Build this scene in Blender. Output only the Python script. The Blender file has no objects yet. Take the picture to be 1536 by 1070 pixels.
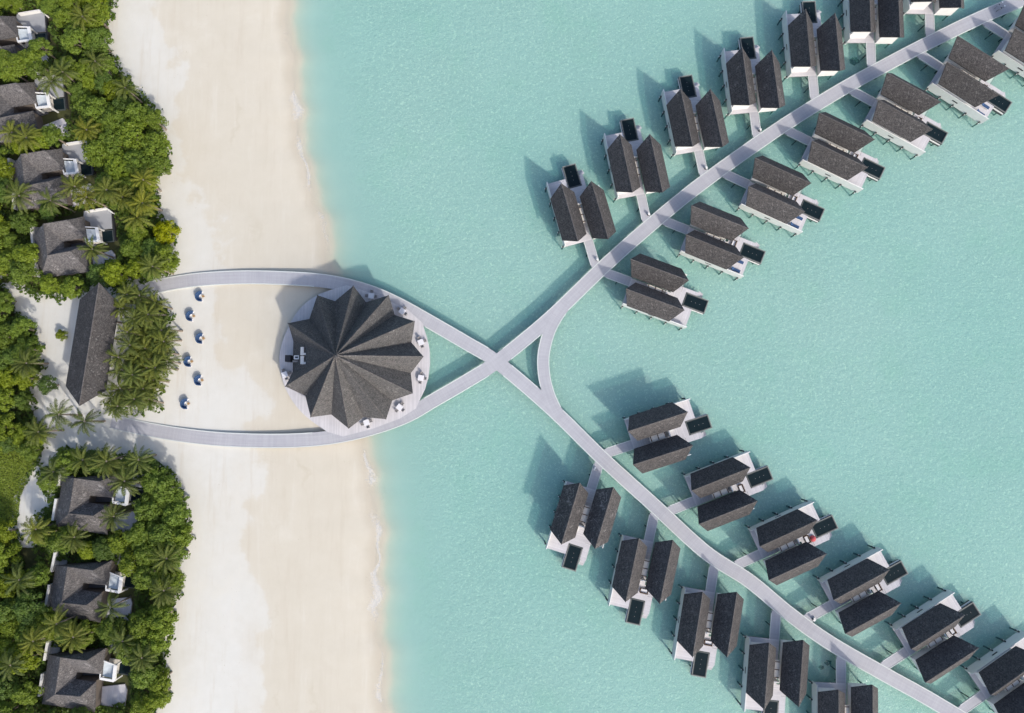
import bpy, bmesh, math, random
from mathutils import Vector, Matrix
random.seed(7)
R = math.radians
scene = bpy.context.scene
col = scene.collection

# ------------------------------------------------------------------ survey
H = 133.0                       # drone height over the water
FPX = 1024.0                    # focal length in survey pixels
TILT = math.atan(85.0 / 1024.0)
CT, ST = math.cos(TILT), math.sin(TILT)


def P(px, py, z=0.0):
    """map reading (px, py) at height z -> world point"""
    cx, cy = (px - 768) / FPX, (535 - py) / FPX
    d = Vector((cx, cy * CT + ST, cy * ST - CT))
    s = (z - H) / d.z
    return Vector((d.x * s, d.y * s, z))


SUN_AZ = math.atan2(0.62, -0.785)     # clockwise from +Y
SUN_EL = R(36.5)
SUN_DIR = Vector((math.sin(SUN_AZ) * math.cos(SUN_EL), math.cos(SUN_AZ) * math.cos(SUN_EL), math.sin(SUN_EL)))

# ------------------------------------------------------------------ node helpers
class NT:
    def __init__(s, name):
        s.m = bpy.data.materials.new(name)
        s.m.use_nodes = True
        s.t = s.m.node_tree
        s.t.nodes.clear()
        s.out = s.t.nodes.new('ShaderNodeOutputMaterial')

    def n(s, typ, ins=None, **kw):
        nd = s.t.nodes.new('ShaderNode' + typ)
        for k, v in kw.items():
            setattr(nd, k, v)
        for k, v in (ins or {}).items():
            sock = nd.inputs[k]
            if isinstance(v, bpy.types.NodeSocket):
                s.t.links.new(v, sock)
            else:
                sock.default_value = v
        return nd

    def mix(s, f, a, b, mode='MIX'):
        nd = s.t.nodes.new('ShaderNodeMix')
        nd.data_type = 'RGBA'
        nd.blend_type = mode
        for sock, v in ((nd.inputs[0], f), (nd.inputs[6], a), (nd.inputs[7], b)):
            if isinstance(v, bpy.types.NodeSocket):
                s.t.links.new(v, sock)
            else:
                sock.default_value = v if not isinstance(v, tuple) else (v if len(v) == 4 else v + (1,))
        return nd.outputs[2]

    def math(s, op, a, b=0.0, c=None):
        nd = s.t.nodes.new('ShaderNodeMath')
        nd.operation = op
        for i, v in enumerate((a, b) if c is None else (a, b, c)):
            if isinstance(v, bpy.types.NodeSocket):
                s.t.links.new(v, nd.inputs[i])
            else:
                nd.inputs[i].default_value = v
        return nd.outputs[0]

    def ramp(s, f, stops):
        nd = s.t.nodes.new('ShaderNodeValToRGB')
        s.t.links.new(f, nd.inputs[0])
        e = nd.color_ramp.elements
        while len(e) < len(stops):
            e.new(0.5)
        for el, (p, c) in zip(e, stops):
            el.position = p
            if isinstance(c, (int, float)):
                c = (c, c, c)
            el.color = tuple(c) + (1,) if len(c) == 3 else c
        return nd.outputs[0]

    def noise(s, scale, detail=3.0, rough=0.55, vec=None, dist=0.0):
        i = {'Scale': scale, 'Detail': detail, 'Roughness': rough, 'Distortion': dist}
        if vec is not None:
            i['Vector'] = vec
        return s.n('TexNoise', i).outputs['Fac']

    def smooth(s, v, a, b):
        if a > b:
            return s.math('SUBTRACT', 1.0, s.smooth(v, b, a))
        nd = s.n('MapRange', {'Value': v, 'From Min': a, 'From Max': b}, interpolation_type='SMOOTHSTEP')
        return nd.outputs[0]

    def attr(s, name, typ='GEOMETRY'):
        return s.n('Attribute', attribute_name=name, attribute_type=typ).outputs['Fac']

    def pos(s):
        return s.n('NewGeometry').outputs['Position']

    def obco(s):
        return s.n('TexCoord').outputs['Object']

    def rnd(s):
        return s.n('ObjectInfo').outputs['Random']

    def bump(s, h, strength=0.5, dist=0.05):
        return s.n('Bump', {'Height': h, 'Strength': strength, 'Distance': dist}).outputs[0]

    def pbsdf(s, color, rough=0.8, normal=None, spec=0.3, **kw):
        i = {'Base Color': color if not isinstance(color, tuple) else color + (1,), 'Roughness': rough, 'Specular IOR Level': spec}
        i.update(kw)
        if normal is not None:
            i['Normal'] = normal
        nd = s.n('BsdfPrincipled', i)
        s.t.links.new(nd.outputs[0], s.out.inputs[0])
        return nd


M = {}


def simple(name, c, rough=0.75, var=0.12, scale=1.5, spec=0.3):
    t = NT(name)
    f = t.noise(scale, 4, 0.6, t.obco())
    a = tuple(x * (1 - var) for x in c)
    b = tuple(min(1, x * (1 + var)) for x in c)
    t.pbsdf(t.mix(f, a, b), rough, t.bump(t.noise(scale * 8, 2, 0.5, t.obco()), 0.15, 0.01), spec)
    M[name] = t.m


# ------------------------------------------------------------------ materials
def make_materials():
    # sand, beach and seabed in one sheet
    t = NT('sand')
    p = t.pos()
    shore = t.attr('shore')
    veg = t.attr('veg')
    wob = t.noise(0.16, 5, 0.62, p)
    wob2 = t.noise(0.05, 3, 0.5, p)
    d2 = t.math('ADD', shore, t.math('MULTIPLY_ADD', wob, 13.0, -6.5))
    d2 = t.math('ADD', d2, t.math('MULTIPLY_ADD', wob2, 26.0, -13.0))
    dry = t.math('MULTIPLY_ADD', t.smooth(d2, 21.2, 23.0), 0.55, t.math('MULTIPLY', t.smooth(d2, 16.0, 34.0), 0.45))
    cream = t.mix(t.noise(0.35, 5, 0.65, p), (0.470, 0.428, 0.348), (0.524, 0.483, 0.405))
    white = t.mix(t.noise(0.5, 5, 0.6, p), (0.505, 0.494, 0.452), (0.575, 0.565, 0.528))
    c = t.mix(dry, cream, white)
    tone = t.noise(0.055, 6, 0.7, p)
    c = t.mix(t.math('MULTIPLY', t.smooth(tone, 0.5, 0.72), 0.28), c, (0.455, 0.41, 0.335))
    c = t.mix(t.math('MULTIPLY', t.smooth(tone, 0.46, 0.30), 0.4), c, (0.56, 0.53, 0.46))
    stre = t.n('TexNoise', {'Vector': t.n('Mapping', {'Vector': p, 'Rotation': (0, 0, 0.10), 'Scale': (0.55, 0.05, 1)}).outputs[0], 'Scale': 1.0, 'Detail': 6, 'Roughness': 0.7}).outputs['Fac']
    c = t.mix(t.math('MULTIPLY', t.smooth(stre, 0.5, 0.75), 0.45), c, (0.44, 0.385, 0.305))
    c = t.mix(t.math('MULTIPLY', t.smooth(stre, 0.46, 0.28), 0.35), c, (0.56, 0.535, 0.475))
    # old tide lines
    for off, w, colr, am in ((12.5, 0.9, (0.40, 0.345, 0.25), 0.32), (18.0, 0.35, (0.41, 0.36, 0.27), 0.22)):
        dd = t.math('ADD', shore, t.math('MULTIPLY_ADD', t.noise(0.09 + off * 0.001, 5, 0.65, p), 12.0, -6.0))
        lin = t.smooth(t.math('ABSOLUTE', t.math('SUBTRACT', dd, off)), w, 0.0)
        lin = t.math('MULTIPLY', lin, t.smooth(t.noise(0.12, 4, 0.6, p), 0.42, 0.7))
        c = t.mix(t.math('MULTIPLY', lin, am), c, colr)
    # specks of debris
    sp = t.smooth(t.noise(2.3, 2, 0.7, p), 0.70, 0.76)
    sp = t.math('MULTIPLY', sp, t.smooth(t.noise(0.1, 3, 0.5, p), 0.45, 0.65))
    c = t.mix(t.math('MULTIPLY', sp, 0.5), c, (0.28, 0.24, 0.16))
    # damp band by the water
    damp = t.smooth(t.math('ADD', shore, t.math('MULTIPLY_ADD', wob, 3.0, -1.5)), 2.6, 0.0)
    c = t.mix(t.math('MULTIPLY', damp, 0.55), c, (0.395, 0.345, 0.27))
    # seabed
    sea = t.smooth(shore, 0.5, -6.0)
    bed = t.mix(t.noise(0.05, 4, 0.6, p), (0.462, 0.435, 0.370), (0.550, 0.515, 0.443))
    caustic_mottle = t.math('ADD', t.math('MULTIPLY', t.noise(3.4, 2, 0.6, p, 0.3), 0.62), t.math('MULTIPLY', t.noise(1.5, 2, 0.5, p), 0.38))  # caustic light through the ripples, painted into the bed colour as mottle
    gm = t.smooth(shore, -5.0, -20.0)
    bed = t.mix(t.math('MULTIPLY', t.smooth(caustic_mottle, 0.40, 0.30), gm), bed, (0.375, 0.39, 0.32))
    bed = t.mix(t.math('MULTIPLY', t.smooth(caustic_mottle, 0.52, 0.66), gm), bed, (0.70, 0.63, 0.50))
    patch = t.smooth(t.noise(0.07, 5, 0.65, p), 0.48, 0.72)
    bed = t.mix(t.math('MULTIPLY', patch, 0.30), bed, (0.40, 0.47, 0.33))
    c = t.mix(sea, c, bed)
    # soil under the trees
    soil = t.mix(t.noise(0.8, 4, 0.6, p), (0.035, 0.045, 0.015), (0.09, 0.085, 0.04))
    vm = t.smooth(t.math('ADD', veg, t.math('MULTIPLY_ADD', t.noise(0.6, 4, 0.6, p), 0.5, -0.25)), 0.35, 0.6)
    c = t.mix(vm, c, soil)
    # relief: footprints on land, ripple marks on the bed
    rip = t.noise(2.6, 2, 0.6, p, 0.3)
    rip2 = t.noise(0.9, 2, 0.5, p)
    hb = t.math('MULTIPLY', t.math('ADD', t.math('MULTIPLY', rip, 0.55), t.math('MULTIPLY', rip2, 0.5)), t.smooth(shore, -3.0, -18.0))
    hl = t.math('MULTIPLY', t.noise(1.1, 4, 0.7, p), t.math('MULTIPLY', t.smooth(shore, 4.0, 22.0), 0.10))
    nrm = t.bump(t.math('ADD', hb, hl), 0.7, 0.32)
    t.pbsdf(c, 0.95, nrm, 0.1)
    M['sand'] = t.m

    # lagoon water
    t = NT('water')
    p = t.pos()
    dep = t.attr('depth')
    dd = t.math('MULTIPLY', dep, t.math('MULTIPLY_ADD', t.noise(0.016, 4, 0.55, p), 0.9, 0.58))
    tint = t.ramp(t.math('DIVIDE', dd, 2.0), [(0.0, (1, 1, 1)), (0.045, (0.95, 0.975, 0.965)), (0.25, (0.80, 0.92, 0.922)), (0.6, (0.715, 0.888, 0.905)), (1.0, (0.64, 0.865, 0.88))])
    tr = t.n('BsdfTransparent', {'Color': tint})
    wv = t.math('ADD', t.noise(0.9, 3, 0.6, p), t.math('MULTIPLY', t.noise(2.6, 2, 0.5, p), 0.4))
    nb = t.bump(wv, 0.5, 0.22)
    gl = t.n('BsdfGlossy', {'Color': (1, 1, 1, 1), 'Roughness': 0.12, 'Normal': nb})
    df = t.n('BsdfDiffuse', {'Color': (0.20, 0.60, 0.54, 1), 'Normal': nb})
    body = t.math('MULTIPLY', t.smooth(dep, 0.1, 1.3), 0.13)
    m1 = t.n('MixShader', {'Fac': body})
    t.t.links.new(tr.outputs[0], m1.inputs[1]); t.t.links.new(df.outputs[0], m1.inputs[2])
    lw = t.n('LayerWeight', {'Blend': 0.5, 'Normal': nb}).outputs['Facing']
    fr = t.math('MULTIPLY_ADD', t.math('POWER', lw, 5.0), 0.98, 0.02)
    m2 = t.n('MixShader', {'Fac': fr})
    t.t.links.new(m1.outputs[0], m2.inputs[1]); t.t.links.new(gl.outputs[0], m2.inputs[2])
    t.t.links.new(m2.outputs[0], t.out.inputs[0])
    M['water'] = t.m

    # foam
    t = NT('foam')
    p = t.pos()
    f = t.noise(1.5, 7, 0.8, p, 0.6)
    e = t.attr('edge')
    a = t.smooth(t.math('ADD', f, t.math('MULTIPLY_ADD', e, 0.46, -0.24)), 0.44, 0.66)
    tr = t.n('BsdfTransparent')
    df = t.n('BsdfDiffuse', {'Color': (0.78, 0.79, 0.79, 1)})
    mx = t.n('MixShader', {'Fac': t.math('MULTIPLY', a, 0.32)})
    t.t.links.new(tr.outputs[0], mx.inputs[1]); t.t.links.new(df.outputs[0], mx.inputs[2])
    t.t.links.new(mx.outputs[0], t.out.inputs[0])
    M['foam'] = t.m

    # roof shingles: colour per shake, courses and weathering
    def roofmat(name, base, hi, spk):
        t = NT(name)
        o = t.obco()
        w = t.attr('weather', 'OBJECT')
        vor = t.n('TexVoronoi', {'Vector': o, 'Scale': 6.5, 'Randomness': 1.0})
        cell = t.n('SeparateColor', {'Color': vor.outputs['Color']}).outputs[0]
        f = t.math('ADD', t.math('MULTIPLY', cell, 0.62), t.math('MULTIPLY', t.noise(1.6, 5, 0.7, o), 0.5))
        c = t.mix(t.smooth(f, 0.2, 0.95), base, hi)
        c = t.mix(t.math('MULTIPLY', t.smooth(t.noise(0.32, 4, 0.6, o), 0.5, 0.75), 0.15), c, (0.100, 0.078, 0.070))
        sk = t.smooth(t.math('ADD', t.noise(2.6, 3, 0.7, o), t.math('MULTIPLY', t.noise(0.4, 2, 0.5, o), 0.4)), 0.80, 0.92)
        st = t.math('MULTIPLY', t.smooth(t.math('ADD', t.noise(0.5, 4, 0.7, o), t.math('MULTIPLY', t.noise(4.0, 2, 0.7, o), 0.5)), 0.80, 0.98), w)
        c = t.mix(t.math('MAXIMUM', t.math('MULTIPLY', sk, spk), t.math('MULTIPLY', st, 0.8)), c, (0.34, 0.32, 0.31))
        hsv = t.n('HueSaturation', {'Color': c, 'Value': t.math('MULTIPLY_ADD', t.rnd(), 0.25, 0.87)})
        zc = t.n('SeparateXYZ', {'Vector': o}).outputs[2]
        course = t.math('FRACT', t.math('MULTIPLY', zc, 5.5))
        h = t.math('ADD', t.math('MULTIPLY', cell, 0.6), t.math('MULTIPLY', course, 0.6))
        t.pbsdf(hsv.outputs[0], 0.9, t.bump(t.math('ADD', h, t.noise(5, 3, 0.7, o)), 0.6, 0.07), 0.2)
        M[name] = t.m
    roofmat('shingle', (0.036, 0.0345, 0.0355), (0.081, 0.0755, 0.074), 0.25)
    roofmat('pavilion_shingle', (0.042, 0.041, 0.042), (0.098, 0.095, 0.095), 0.25)
    roofmat('hall_shingle', (0.034, 0.032, 0.032), (0.072, 0.067, 0.066), 0.3)
    roofmat('old_shingle', (0.058, 0.055, 0.056), (0.125, 0.116, 0.113), 0.55)

    # boardwalk planks (uv in metres: x across, y along)
    t = NT('planks')
    uv = t.n('TexCoord').outputs['UV']
    sx = t.n('SeparateXYZ', {'Vector': uv})
    al = t.math('MULTIPLY', sx.outputs[1], 5.0)
    pid = t.n('TexWhiteNoise', {'W': t.math('FLOOR', al)}, noise_dimensions='1D').outputs[0]
    joint = t.smooth(t.math('ABSOLUTE', t.math('SUBTRACT', t.math('FRACT', al), 0.5)), 0.5, 0.42)
    st = t.n('TexNoise', {'Vector': t.n('Mapping', {'Vector': uv, 'Scale': (3.0, 0.08, 1)}).outputs[0], 'Scale': 1.0, 'Detail': 4}).outputs['Fac']
    lg = t.noise(0.25, 4, 0.6, t.pos())
    f = t.math('ADD', t.math('MULTIPLY', pid, 0.12), t.math('ADD', t.math('MULTIPLY', st, 0.5), t.math('MULTIPLY', lg, 0.45)))
    c = t.mix(t.smooth(f, 0.2, 0.85), (0.316, 0.314, 0.336), (0.408, 0.404, 0.424))
    blot = t.smooth(t.noise(0.7, 4, 0.7, t.pos()), 0.6, 0.8)
    c = t.mix(t.math('MULTIPLY', blot, 0.35), c, (0.27, 0.255, 0.27))
    c = t.mix(t.math('MULTIPLY', t.math('SUBTRACT', 1.0, joint), 0.6), c, (0.18, 0.175, 0.19))
    t.pbsdf(c, 0.85, t.bump(t.math('ADD', joint, t.math('MULTIPLY', st, 0.4)), 0.4, 0.02), 0.2)
    M['planks'] = t.m

    # planks by object coordinates, for terraces
    t = NT('deck_boards')
    o = t.obco()
    sx = t.n('SeparateXYZ', {'Vector': o})
    al = t.math('MULTIPLY', sx.outputs[0], 5.0)
    pid = t.n('TexWhiteNoise', {'W': t.math('FLOOR', al)}, noise_dimensions='1D').outputs[0]
    joint = t.smooth(t.math('ABSOLUTE', t.math('SUBTRACT', t.math('FRACT', al), 0.5)), 0.5, 0.42)
    f = t.math('ADD', t.math('MULTIPLY', pid, 0.3), t.math('MULTIPLY', t.noise(0.6, 4, 0.6, o), 0.6))
    c = t.mix(t.smooth(f, 0.15, 0.8), (0.44, 0.425, 0.44), (0.56, 0.54, 0.55))
    c = t.mix(t.math('SUBTRACT', 1.0, joint), c, (0.24, 0.23, 0.24))
    t.pbsdf(c, 0.85, t.bump(joint, 0.3, 0.015), 0.2)
    M['deck_boards'] = t.m

    # leaves: hue differs from crown to crown and clump to clump
    def leafmat(name, a, b, warm):
        t = NT(name)
        o = t.obco()
        rn = t.rnd()
        c = t.mix(t.noise(0.9, 3, 0.6, o), a, b)
        c = t.mix(t.smooth(t.noise(4.5, 2, 0.6, o), 0.55, 0.8), c, warm)
        tn = t.attr('tint', 'OBJECT')
        hs = t.n('HueSaturation', {'Color': c, 'Hue': t.math('ADD', 0.5, t.math('MULTIPLY', tn, -0.035)),
                                    'Saturation': t.math('ADD', 1.0, t.math('MULTIPLY', tn, 0.12)),
                                    'Value': t.math('ADD', t.math('MULTIPLY_ADD', rn, 0.3, 0.85), t.math('MULTIPLY', tn, 0.38))})
        df = t.n('BsdfPrincipled', {'Base Color': hs.outputs[0], 'Roughness': 0.55, 'Specular IOR Level': 0.25})
        tl = t.n('BsdfTranslucent', {'Color': hs.outputs[0]})
        mx = t.n('MixShader', {'Fac': 0.22})
        t.t.links.new(df.outputs[0], mx.inputs[1]); t.t.links.new(tl.outputs[0], mx.inputs[2])
        t.t.links.new(mx.outputs[0], t.out.inputs[0])
        M[name] = t.m
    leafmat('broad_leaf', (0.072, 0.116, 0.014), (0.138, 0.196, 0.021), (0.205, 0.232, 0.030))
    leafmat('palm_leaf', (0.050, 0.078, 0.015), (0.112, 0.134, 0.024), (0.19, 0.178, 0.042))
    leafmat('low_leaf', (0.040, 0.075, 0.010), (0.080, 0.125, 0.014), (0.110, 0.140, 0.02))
    leafmat('lawn_leaf', (0.115, 0.165, 0.018), (0.165, 0.215, 0.026), (0.19, 0.215, 0.035))

    simple('bark', (0.20, 0.165, 0.13))
    simple('white_wall', (0.64, 0.63, 0.61), 0.8, 0.07)
    simple('sea_wall', (0.50, 0.52, 0.50), 0.8, 0.10)
    simple('pale_wood', (0.54, 0.50, 0.44), 0.8, 0.15)
    simple('timber_wall', (0.12, 0.10, 0.085), 0.8, 0.2)
    simple('pile_wood', (0.055, 0.055, 0.055))
    simple('pool_stone', (0.055, 0.065, 0.065), 0.6, 0.3, 3)
    simple('pool_trim', (0.24, 0.235, 0.22), 0.7, 0.15, 3)
    simple('white_metal', (0.7, 0.7, 0.7), 0.5, 0.05)
    simple('white_cloth', (0.60, 0.595, 0.62), 0.9, 0.05)
    simple('net', (0.42, 0.50, 0.47), 0.9, 0.1)
    simple('blue_fabric', (0.032, 0.068, 0.15), 0.9, 0.25, 4)
    simple('navy_fabric', (0.02, 0.025, 0.06), 0.9, 0.25, 4)
    simple('brown_wicker', (0.10, 0.065, 0.045), 0.8, 0.25, 4)
    simple('grey_wicker', (0.23, 0.22, 0.22), 0.8, 0.2, 4)
    simple('red_fabric', (0.50, 0.09, 0.10), 0.9, 0.15, 4)
    simple('table_wood', (0.30, 0.19, 0.09), 0.7, 0.2, 4)
    simple('dark_metal', (0.03, 0.03, 0.035), 0.5, 0.2)
    simple('glass_dark', (0.03, 0.04, 0.05), 0.15, 0.1, 2, 0.6)
    simple('canopy_cloth', (0.40, 0.44, 0.47), 0.9, 0.35, 1.2)
    simple('stone_terrace', (0.30, 0.305, 0.32), 0.85, 0.12, 0.8)
    simple('coral_rock', (0.05, 0.07, 0.055), 0.95, 0.4, 3)
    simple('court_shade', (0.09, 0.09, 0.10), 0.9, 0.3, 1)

    t = NT('pool_water')
    f = t.noise(0.8, 3, 0.5, t.obco())
    t.pbsdf(t.mix(f, (0.006, 0.012, 0.015), (0.009, 0.018, 0.021)), 0.10, t.bump(t.noise(3, 2, 0.5, t.obco()), 0.12, 0.03), 0.12)
    M['pool_water'] = t.m


make_materials()

# ------------------------------------------------------------------ mesh helpers
class MB:
    def __init__(s):
        s.v, s.f, s.uv = [], [], None

    def box(s, x0, x1, y0, y1, z0, z1):
        x0, x1 = min(x0, x1), max(x0, x1)
        y0, y1 = min(y0, y1), max(y0, y1)
        b = len(s.v)
        s.v += [(x0, y0, z0), (x1, y0, z0), (x1, y1, z0), (x0, y1, z0), (x0, y0, z1), (x1, y0, z1), (x1, y1, z1), (x0, y1, z1)]
        s.f += [tuple(b + i for i in q) for q in ((3, 2, 1, 0), (4, 5, 6, 7), (0, 1, 5, 4), (1, 2, 6, 5), (2, 3, 7, 6), (3, 0, 4, 7))]
        return s

    def prism(s, pts, z0, z1):
        """vertical prism over a 2-D outline; z may be a number or a list"""
        a = sum(pts[i][0] * pts[(i + 1) % len(pts)][1] - pts[(i + 1) % len(pts)][0] * pts[i][1] for i in range(len(pts)))
        if a < 0:
            pts = list(reversed(pts))
        n, b = len(pts), len(s.v)
        s.v += [(p[0], p[1], z0) for p in pts] + [(p[0], p[1], z1) for p in pts]
        s.f.append(tuple(b + i for i in reversed(range(n))))
        s.f.append(tuple(b + n + i for i in range(n)))
        for i in range(n):
            j = (i + 1) % n
            s.f.append((b + i, b + j, b + n + j, b + n + i))
        return s

    def cyl(s, x, y, z0, z1, r0, r1=None, n=10, dx=0, dy=0):
        r1 = r0 if r1 is None else r1
        b = len(s.v)
        for k, (r, z, ox, oy) in enumerate(((r0, z0, 0, 0), (r1, z1, dx, dy))):
            s.v += [(x + ox + r * math.cos(2 * math.pi * i / n), y + oy + r * math.sin(2 * math.pi * i / n), z) for i in range(n)]
        s.f.append(tuple(b + i for i in reversed(range(n))))
        s.f.append(tuple(b + n + i for i in range(n)))
        s.f += [(b + i, b + (i + 1) % n, b + n + (i + 1) % n, b + n + i) for i in range(n)]
        return s

    def tube(s, pts, radii, n=8):
        b = len(s.v)
        m = len(pts)
        for i, p in enumerate(pts):
            p = Vector(p)
            d = (Vector(pts[min(i + 1, m - 1)]) - Vector(pts[max(i - 1, 0)])).normalized()
            a = d.cross(Vector((0.31, 0.95, 0.05))).normalized()
            c = d.cross(a)
            r = radii[i] if isinstance(radii, (list, tuple)) else radii
            s.v += [tuple(p + (a * math.cos(2 * math.pi * k / n) + c * math.sin(2 * math.pi * k / n)) * r) for k in range(n)]
        for i in range(m - 1):
            for k in range(n):
                s.f.append((b + i * n + k, b + i * n + (k + 1) % n, b + (i + 1) * n + (k + 1) % n, b + (i + 1) * n + k))
        s.f.append(tuple(b + k for k in reversed(range(n))))
        s.f.append(tuple(b + (m - 1) * n + k for k in range(n)))
        return s

    def sheet(s, faces, thick):
        """faces: lists of 3-D points seen from above; gives them thickness downward (shared points welded)"""
        idx, top, fs = {}, [], []
        for f in faces:
            q = []
            for p in f:
                k = tuple(round(c, 4) for c in p)
                if k not in idx:
                    idx[k] = len(top)
                    top.append(k)
                q.append(idx[k])
            n = (Vector(top[q[1]]) - Vector(top[q[0]])).cross(Vector(top[q[2]]) - Vector(top[q[0]]))
            fs.append(q if n.z > 0 else q[::-1])
        b, m = len(s.v), len(top)
        s.v += top + [(p[0], p[1], p[2] - thick) for p in top]
        edges = {}
        for q in fs:
            s.f.append(tuple(b + i for i in q))
            s.f.append(tuple(b + m + i for i in reversed(q)))
            for i in range(len(q)):
                edges[(q[i], q[(i + 1) % len(q)])] = 1
        for (i, j) in edges:
            if (j, i) not in edges:
                s.f.append((b + i, b + m + i, b + m + j, b + j))
        return s

    def build(s, name, mat, parent=None, bevel=0.0, smooth=False):
        me = bpy.data.meshes.new(name)
        me.from_pydata(s.v, [], s.f)
        me.materials.append(M[mat])
        if bevel:
            bm = bmesh.new(); bm.from_mesh(me)
            bmesh.ops.bevel(bm, geom=bm.edges[:], offset=bevel, segments=2, affect='EDGES', profile=0.5)
            bm.to_mesh(me); bm.free()
        if smooth:
            me.polygons.foreach_set('use_smooth', [True] * len(me.polygons))
        me.update()
        o = bpy.data.objects.new(name, me)
        col.objects.link(o)
        if parent is not None:
            o.parent = parent
        return o


def tag(o, label=None, cat=None, group=None, kind=None):
    if label: o['label'] = label
    if cat: o['category'] = cat
    if group: o['group'] = group
    if kind: o['kind'] = kind
    return o


def empty(name, loc=(0, 0, 0), rz=0.0, sc=1.0):
    o = bpy.data.objects.new(name, None)
    o.empty_display_size = 0.5
    col.objects.link(o)
    o.location = loc
    o.rotation_euler = (0, 0, rz)
    o.scale = (sc, sc, sc)
    return o


def kids(o):
    return [c for c in KIDS.get(o.name, [])]


def copy_tree(src, parent=None):
    c = src.copy()
    col.objects.link(c)
    if parent is not None:
        c.parent = parent
    for ch in list(src.children):
        copy_tree(ch, c)
    return c


def inside(x, y, poly):
    r, n = False, len(poly)
    j = n - 1
    for i in range(n):
        xi, yi = poly[i]; xj, yj = poly[j]
        if (yi > y) != (yj > y) and x < (xj - xi) * (y - yi) / (yj - yi) + xi:
            r = not r
        j = i
    return r


def catmull(pts, step=1.0):
    out = []
    n = len(pts)
    for i in range(n - 1):
        p0, p1, p2, p3 = pts[max(i - 1, 0)], pts[i], pts[i + 1], pts[min(i + 2, n - 1)]
        k = max(1, int((p2 - p1).length / step))
        for a in range(k):
            t = a / k
            out.append(0.5 * ((2 * p1) + (p2 - p0) * t + (2 * p0 - 5 * p1 + 4 * p2 - p3) * t * t + (3 * p1 - p0 - 3 * p2 + p3) * t ** 3))
    out.append(pts[-1].copy())
    return out


# ------------------------------------------------------------------ ground, sea
WL = [(422, -200), (428, 0), (434, 100), (440, 160), (454, 240), (470, 310), (487, 380), (502, 430), (522, 520), (538, 600), (547, 680), (556, 750), (562, 830), (566, 930), (568, 1070), (570, 1300)]
WLW = [P(a, b) for a, b in WL]


def shore_x(y):
    if y >= WLW[0].y:
        return WLW[0].x
    for a, b in zip(WLW, WLW[1:]):
        if b.y <= y <= a.y:
            t = (a.y - y) / (a.y - b.y)
            return a.x + (b.x - a.x) * t
    return WLW[-1].x


def shore_d(x, y):
    return (shore_x(y) - x) + 0.45 * math.sin(y * 0.21) + 0.35 * math.sin(y * 0.53 + 1.0) + 0.22 * math.sin(y * 1.13 + 2.0)


def ground_z(x, y):
    d = shore_d(x, y)
    if d < 0:
        if d > -1.6: return 0.045 * d
        return -0.072 - 1.28 * (1 - math.exp((d + 1.6) / 3.4)) + 0.10 * math.sin(x * 0.11 + 1) * math.sin(y * 0.09) * min(1, -d / 20)
    return 0.62 * (1 - math.exp(-d / 7.0))


PX = lambda pts: [tuple(P(a, b, 0.6).xy) for a, b in pts]
VEG_N = [(-60, -60), (196, -60), (178, 0), (176, 22), (166, 40), (165, 62), (180, 95), (205, 130), (228, 152), (245, 178), (240, 192), (258, 225), (262, 246), (250, 265), (232, 276), (243, 300), (246, 330), (266, 340), (268, 360), (258, 372), (268, 388), (262, 408), (236, 420), (200, 428), (168, 432), (152, 424), (128, 444), (104, 450), (75, 451), (48, 446), (34, 432), (18, 424), (-60, 415)]
VEG_W = [(-60, 420), (12, 426), (18, 446), (36, 472), (56, 492), (68, 520), (64, 540), (70, 552), (56, 575), (54, 606), (60, 632), (72, 652), (68, 688), (45, 715), (31, 745), (26, 790), (-60, 800)]
LAWN = [(-60, 668), (30, 665), (62, 690), (45, 714), (31, 745), (26, 788), (-60, 800)]
VEG_S = [(60, 706), (80, 690), (100, 672), (150, 676), (210, 684), (240, 690), (262, 712), (278, 735), (283, 775), (294, 800), (284, 822), (268, 845), (278, 880), (262, 912), (262, 948), (250, 980), (258, 1010), (256, 1045), (236, 1062), (240, 1130), (-60, 1130), (-60, 795), (26, 795), (38, 812), (52, 812), (58, 778), (75, 745), (60, 725)]
GROVE = [(165, 436), (205, 432), (240, 448), (262, 470), (258, 500), (262, 530), (250, 565), (242, 592), (244, 616), (200, 622), (160, 622), (152, 606), (172, 590), (170, 520), (176, 470)]
VEGW = [PX(q) for q in (VEG_N, VEG_W, VEG_S, GROVE)]


def axis(lo, hi, step, far):
    a, v = [], lo
    while v < hi + 1e-6:
        a.append(v); v += step
    out, s, v = [], step * 2, a[0]
    pre = []
    while v > -far:
        v -= s; s *= 1.6; pre.append(v)
    s, v = step * 2, a[-1]
    post = []
    while v < far:
        v += s; s *= 1.6; post.append(v)
    return pre[::-1] + a + post


def grid(name, xs, ys, zf, mat, attrs, kind):
    verts = [(x, y, zf(x, y)) for y in ys for x in xs]
    nx = len(xs)
    faces = [(j * nx + i, j * nx + i + 1, (j + 1) * nx + i + 1, (j + 1) * nx + i) for j in range(len(ys) - 1) for i in range(nx - 1)]
    me = bpy.data.meshes.new(name)
    me.from_pydata(verts, [], faces)
    me.materials.append(M[mat])
    for an, fn in attrs.items():
        at = me.attributes.new(an, 'FLOAT', 'POINT')
        at.data.foreach_set('value', [fn(v[0], v[1]) for v in verts])
    me.polygons.foreach_set('use_smooth', [True] * len(me.polygons))
    me.update()
    o = bpy.data.objects.new(name, me)
    col.objects.link(o)
    o['kind'] = kind
    return o


def wob(x, y):
    return (x + 0.45 * math.sin(y * 1.7 + 0.6 * x) + 0.25 * math.sin(y * 4.1 + 1), y + 0.45 * math.sin(x * 1.5 + 2) + 0.25 * math.sin(x * 3.7 + y))


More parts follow.
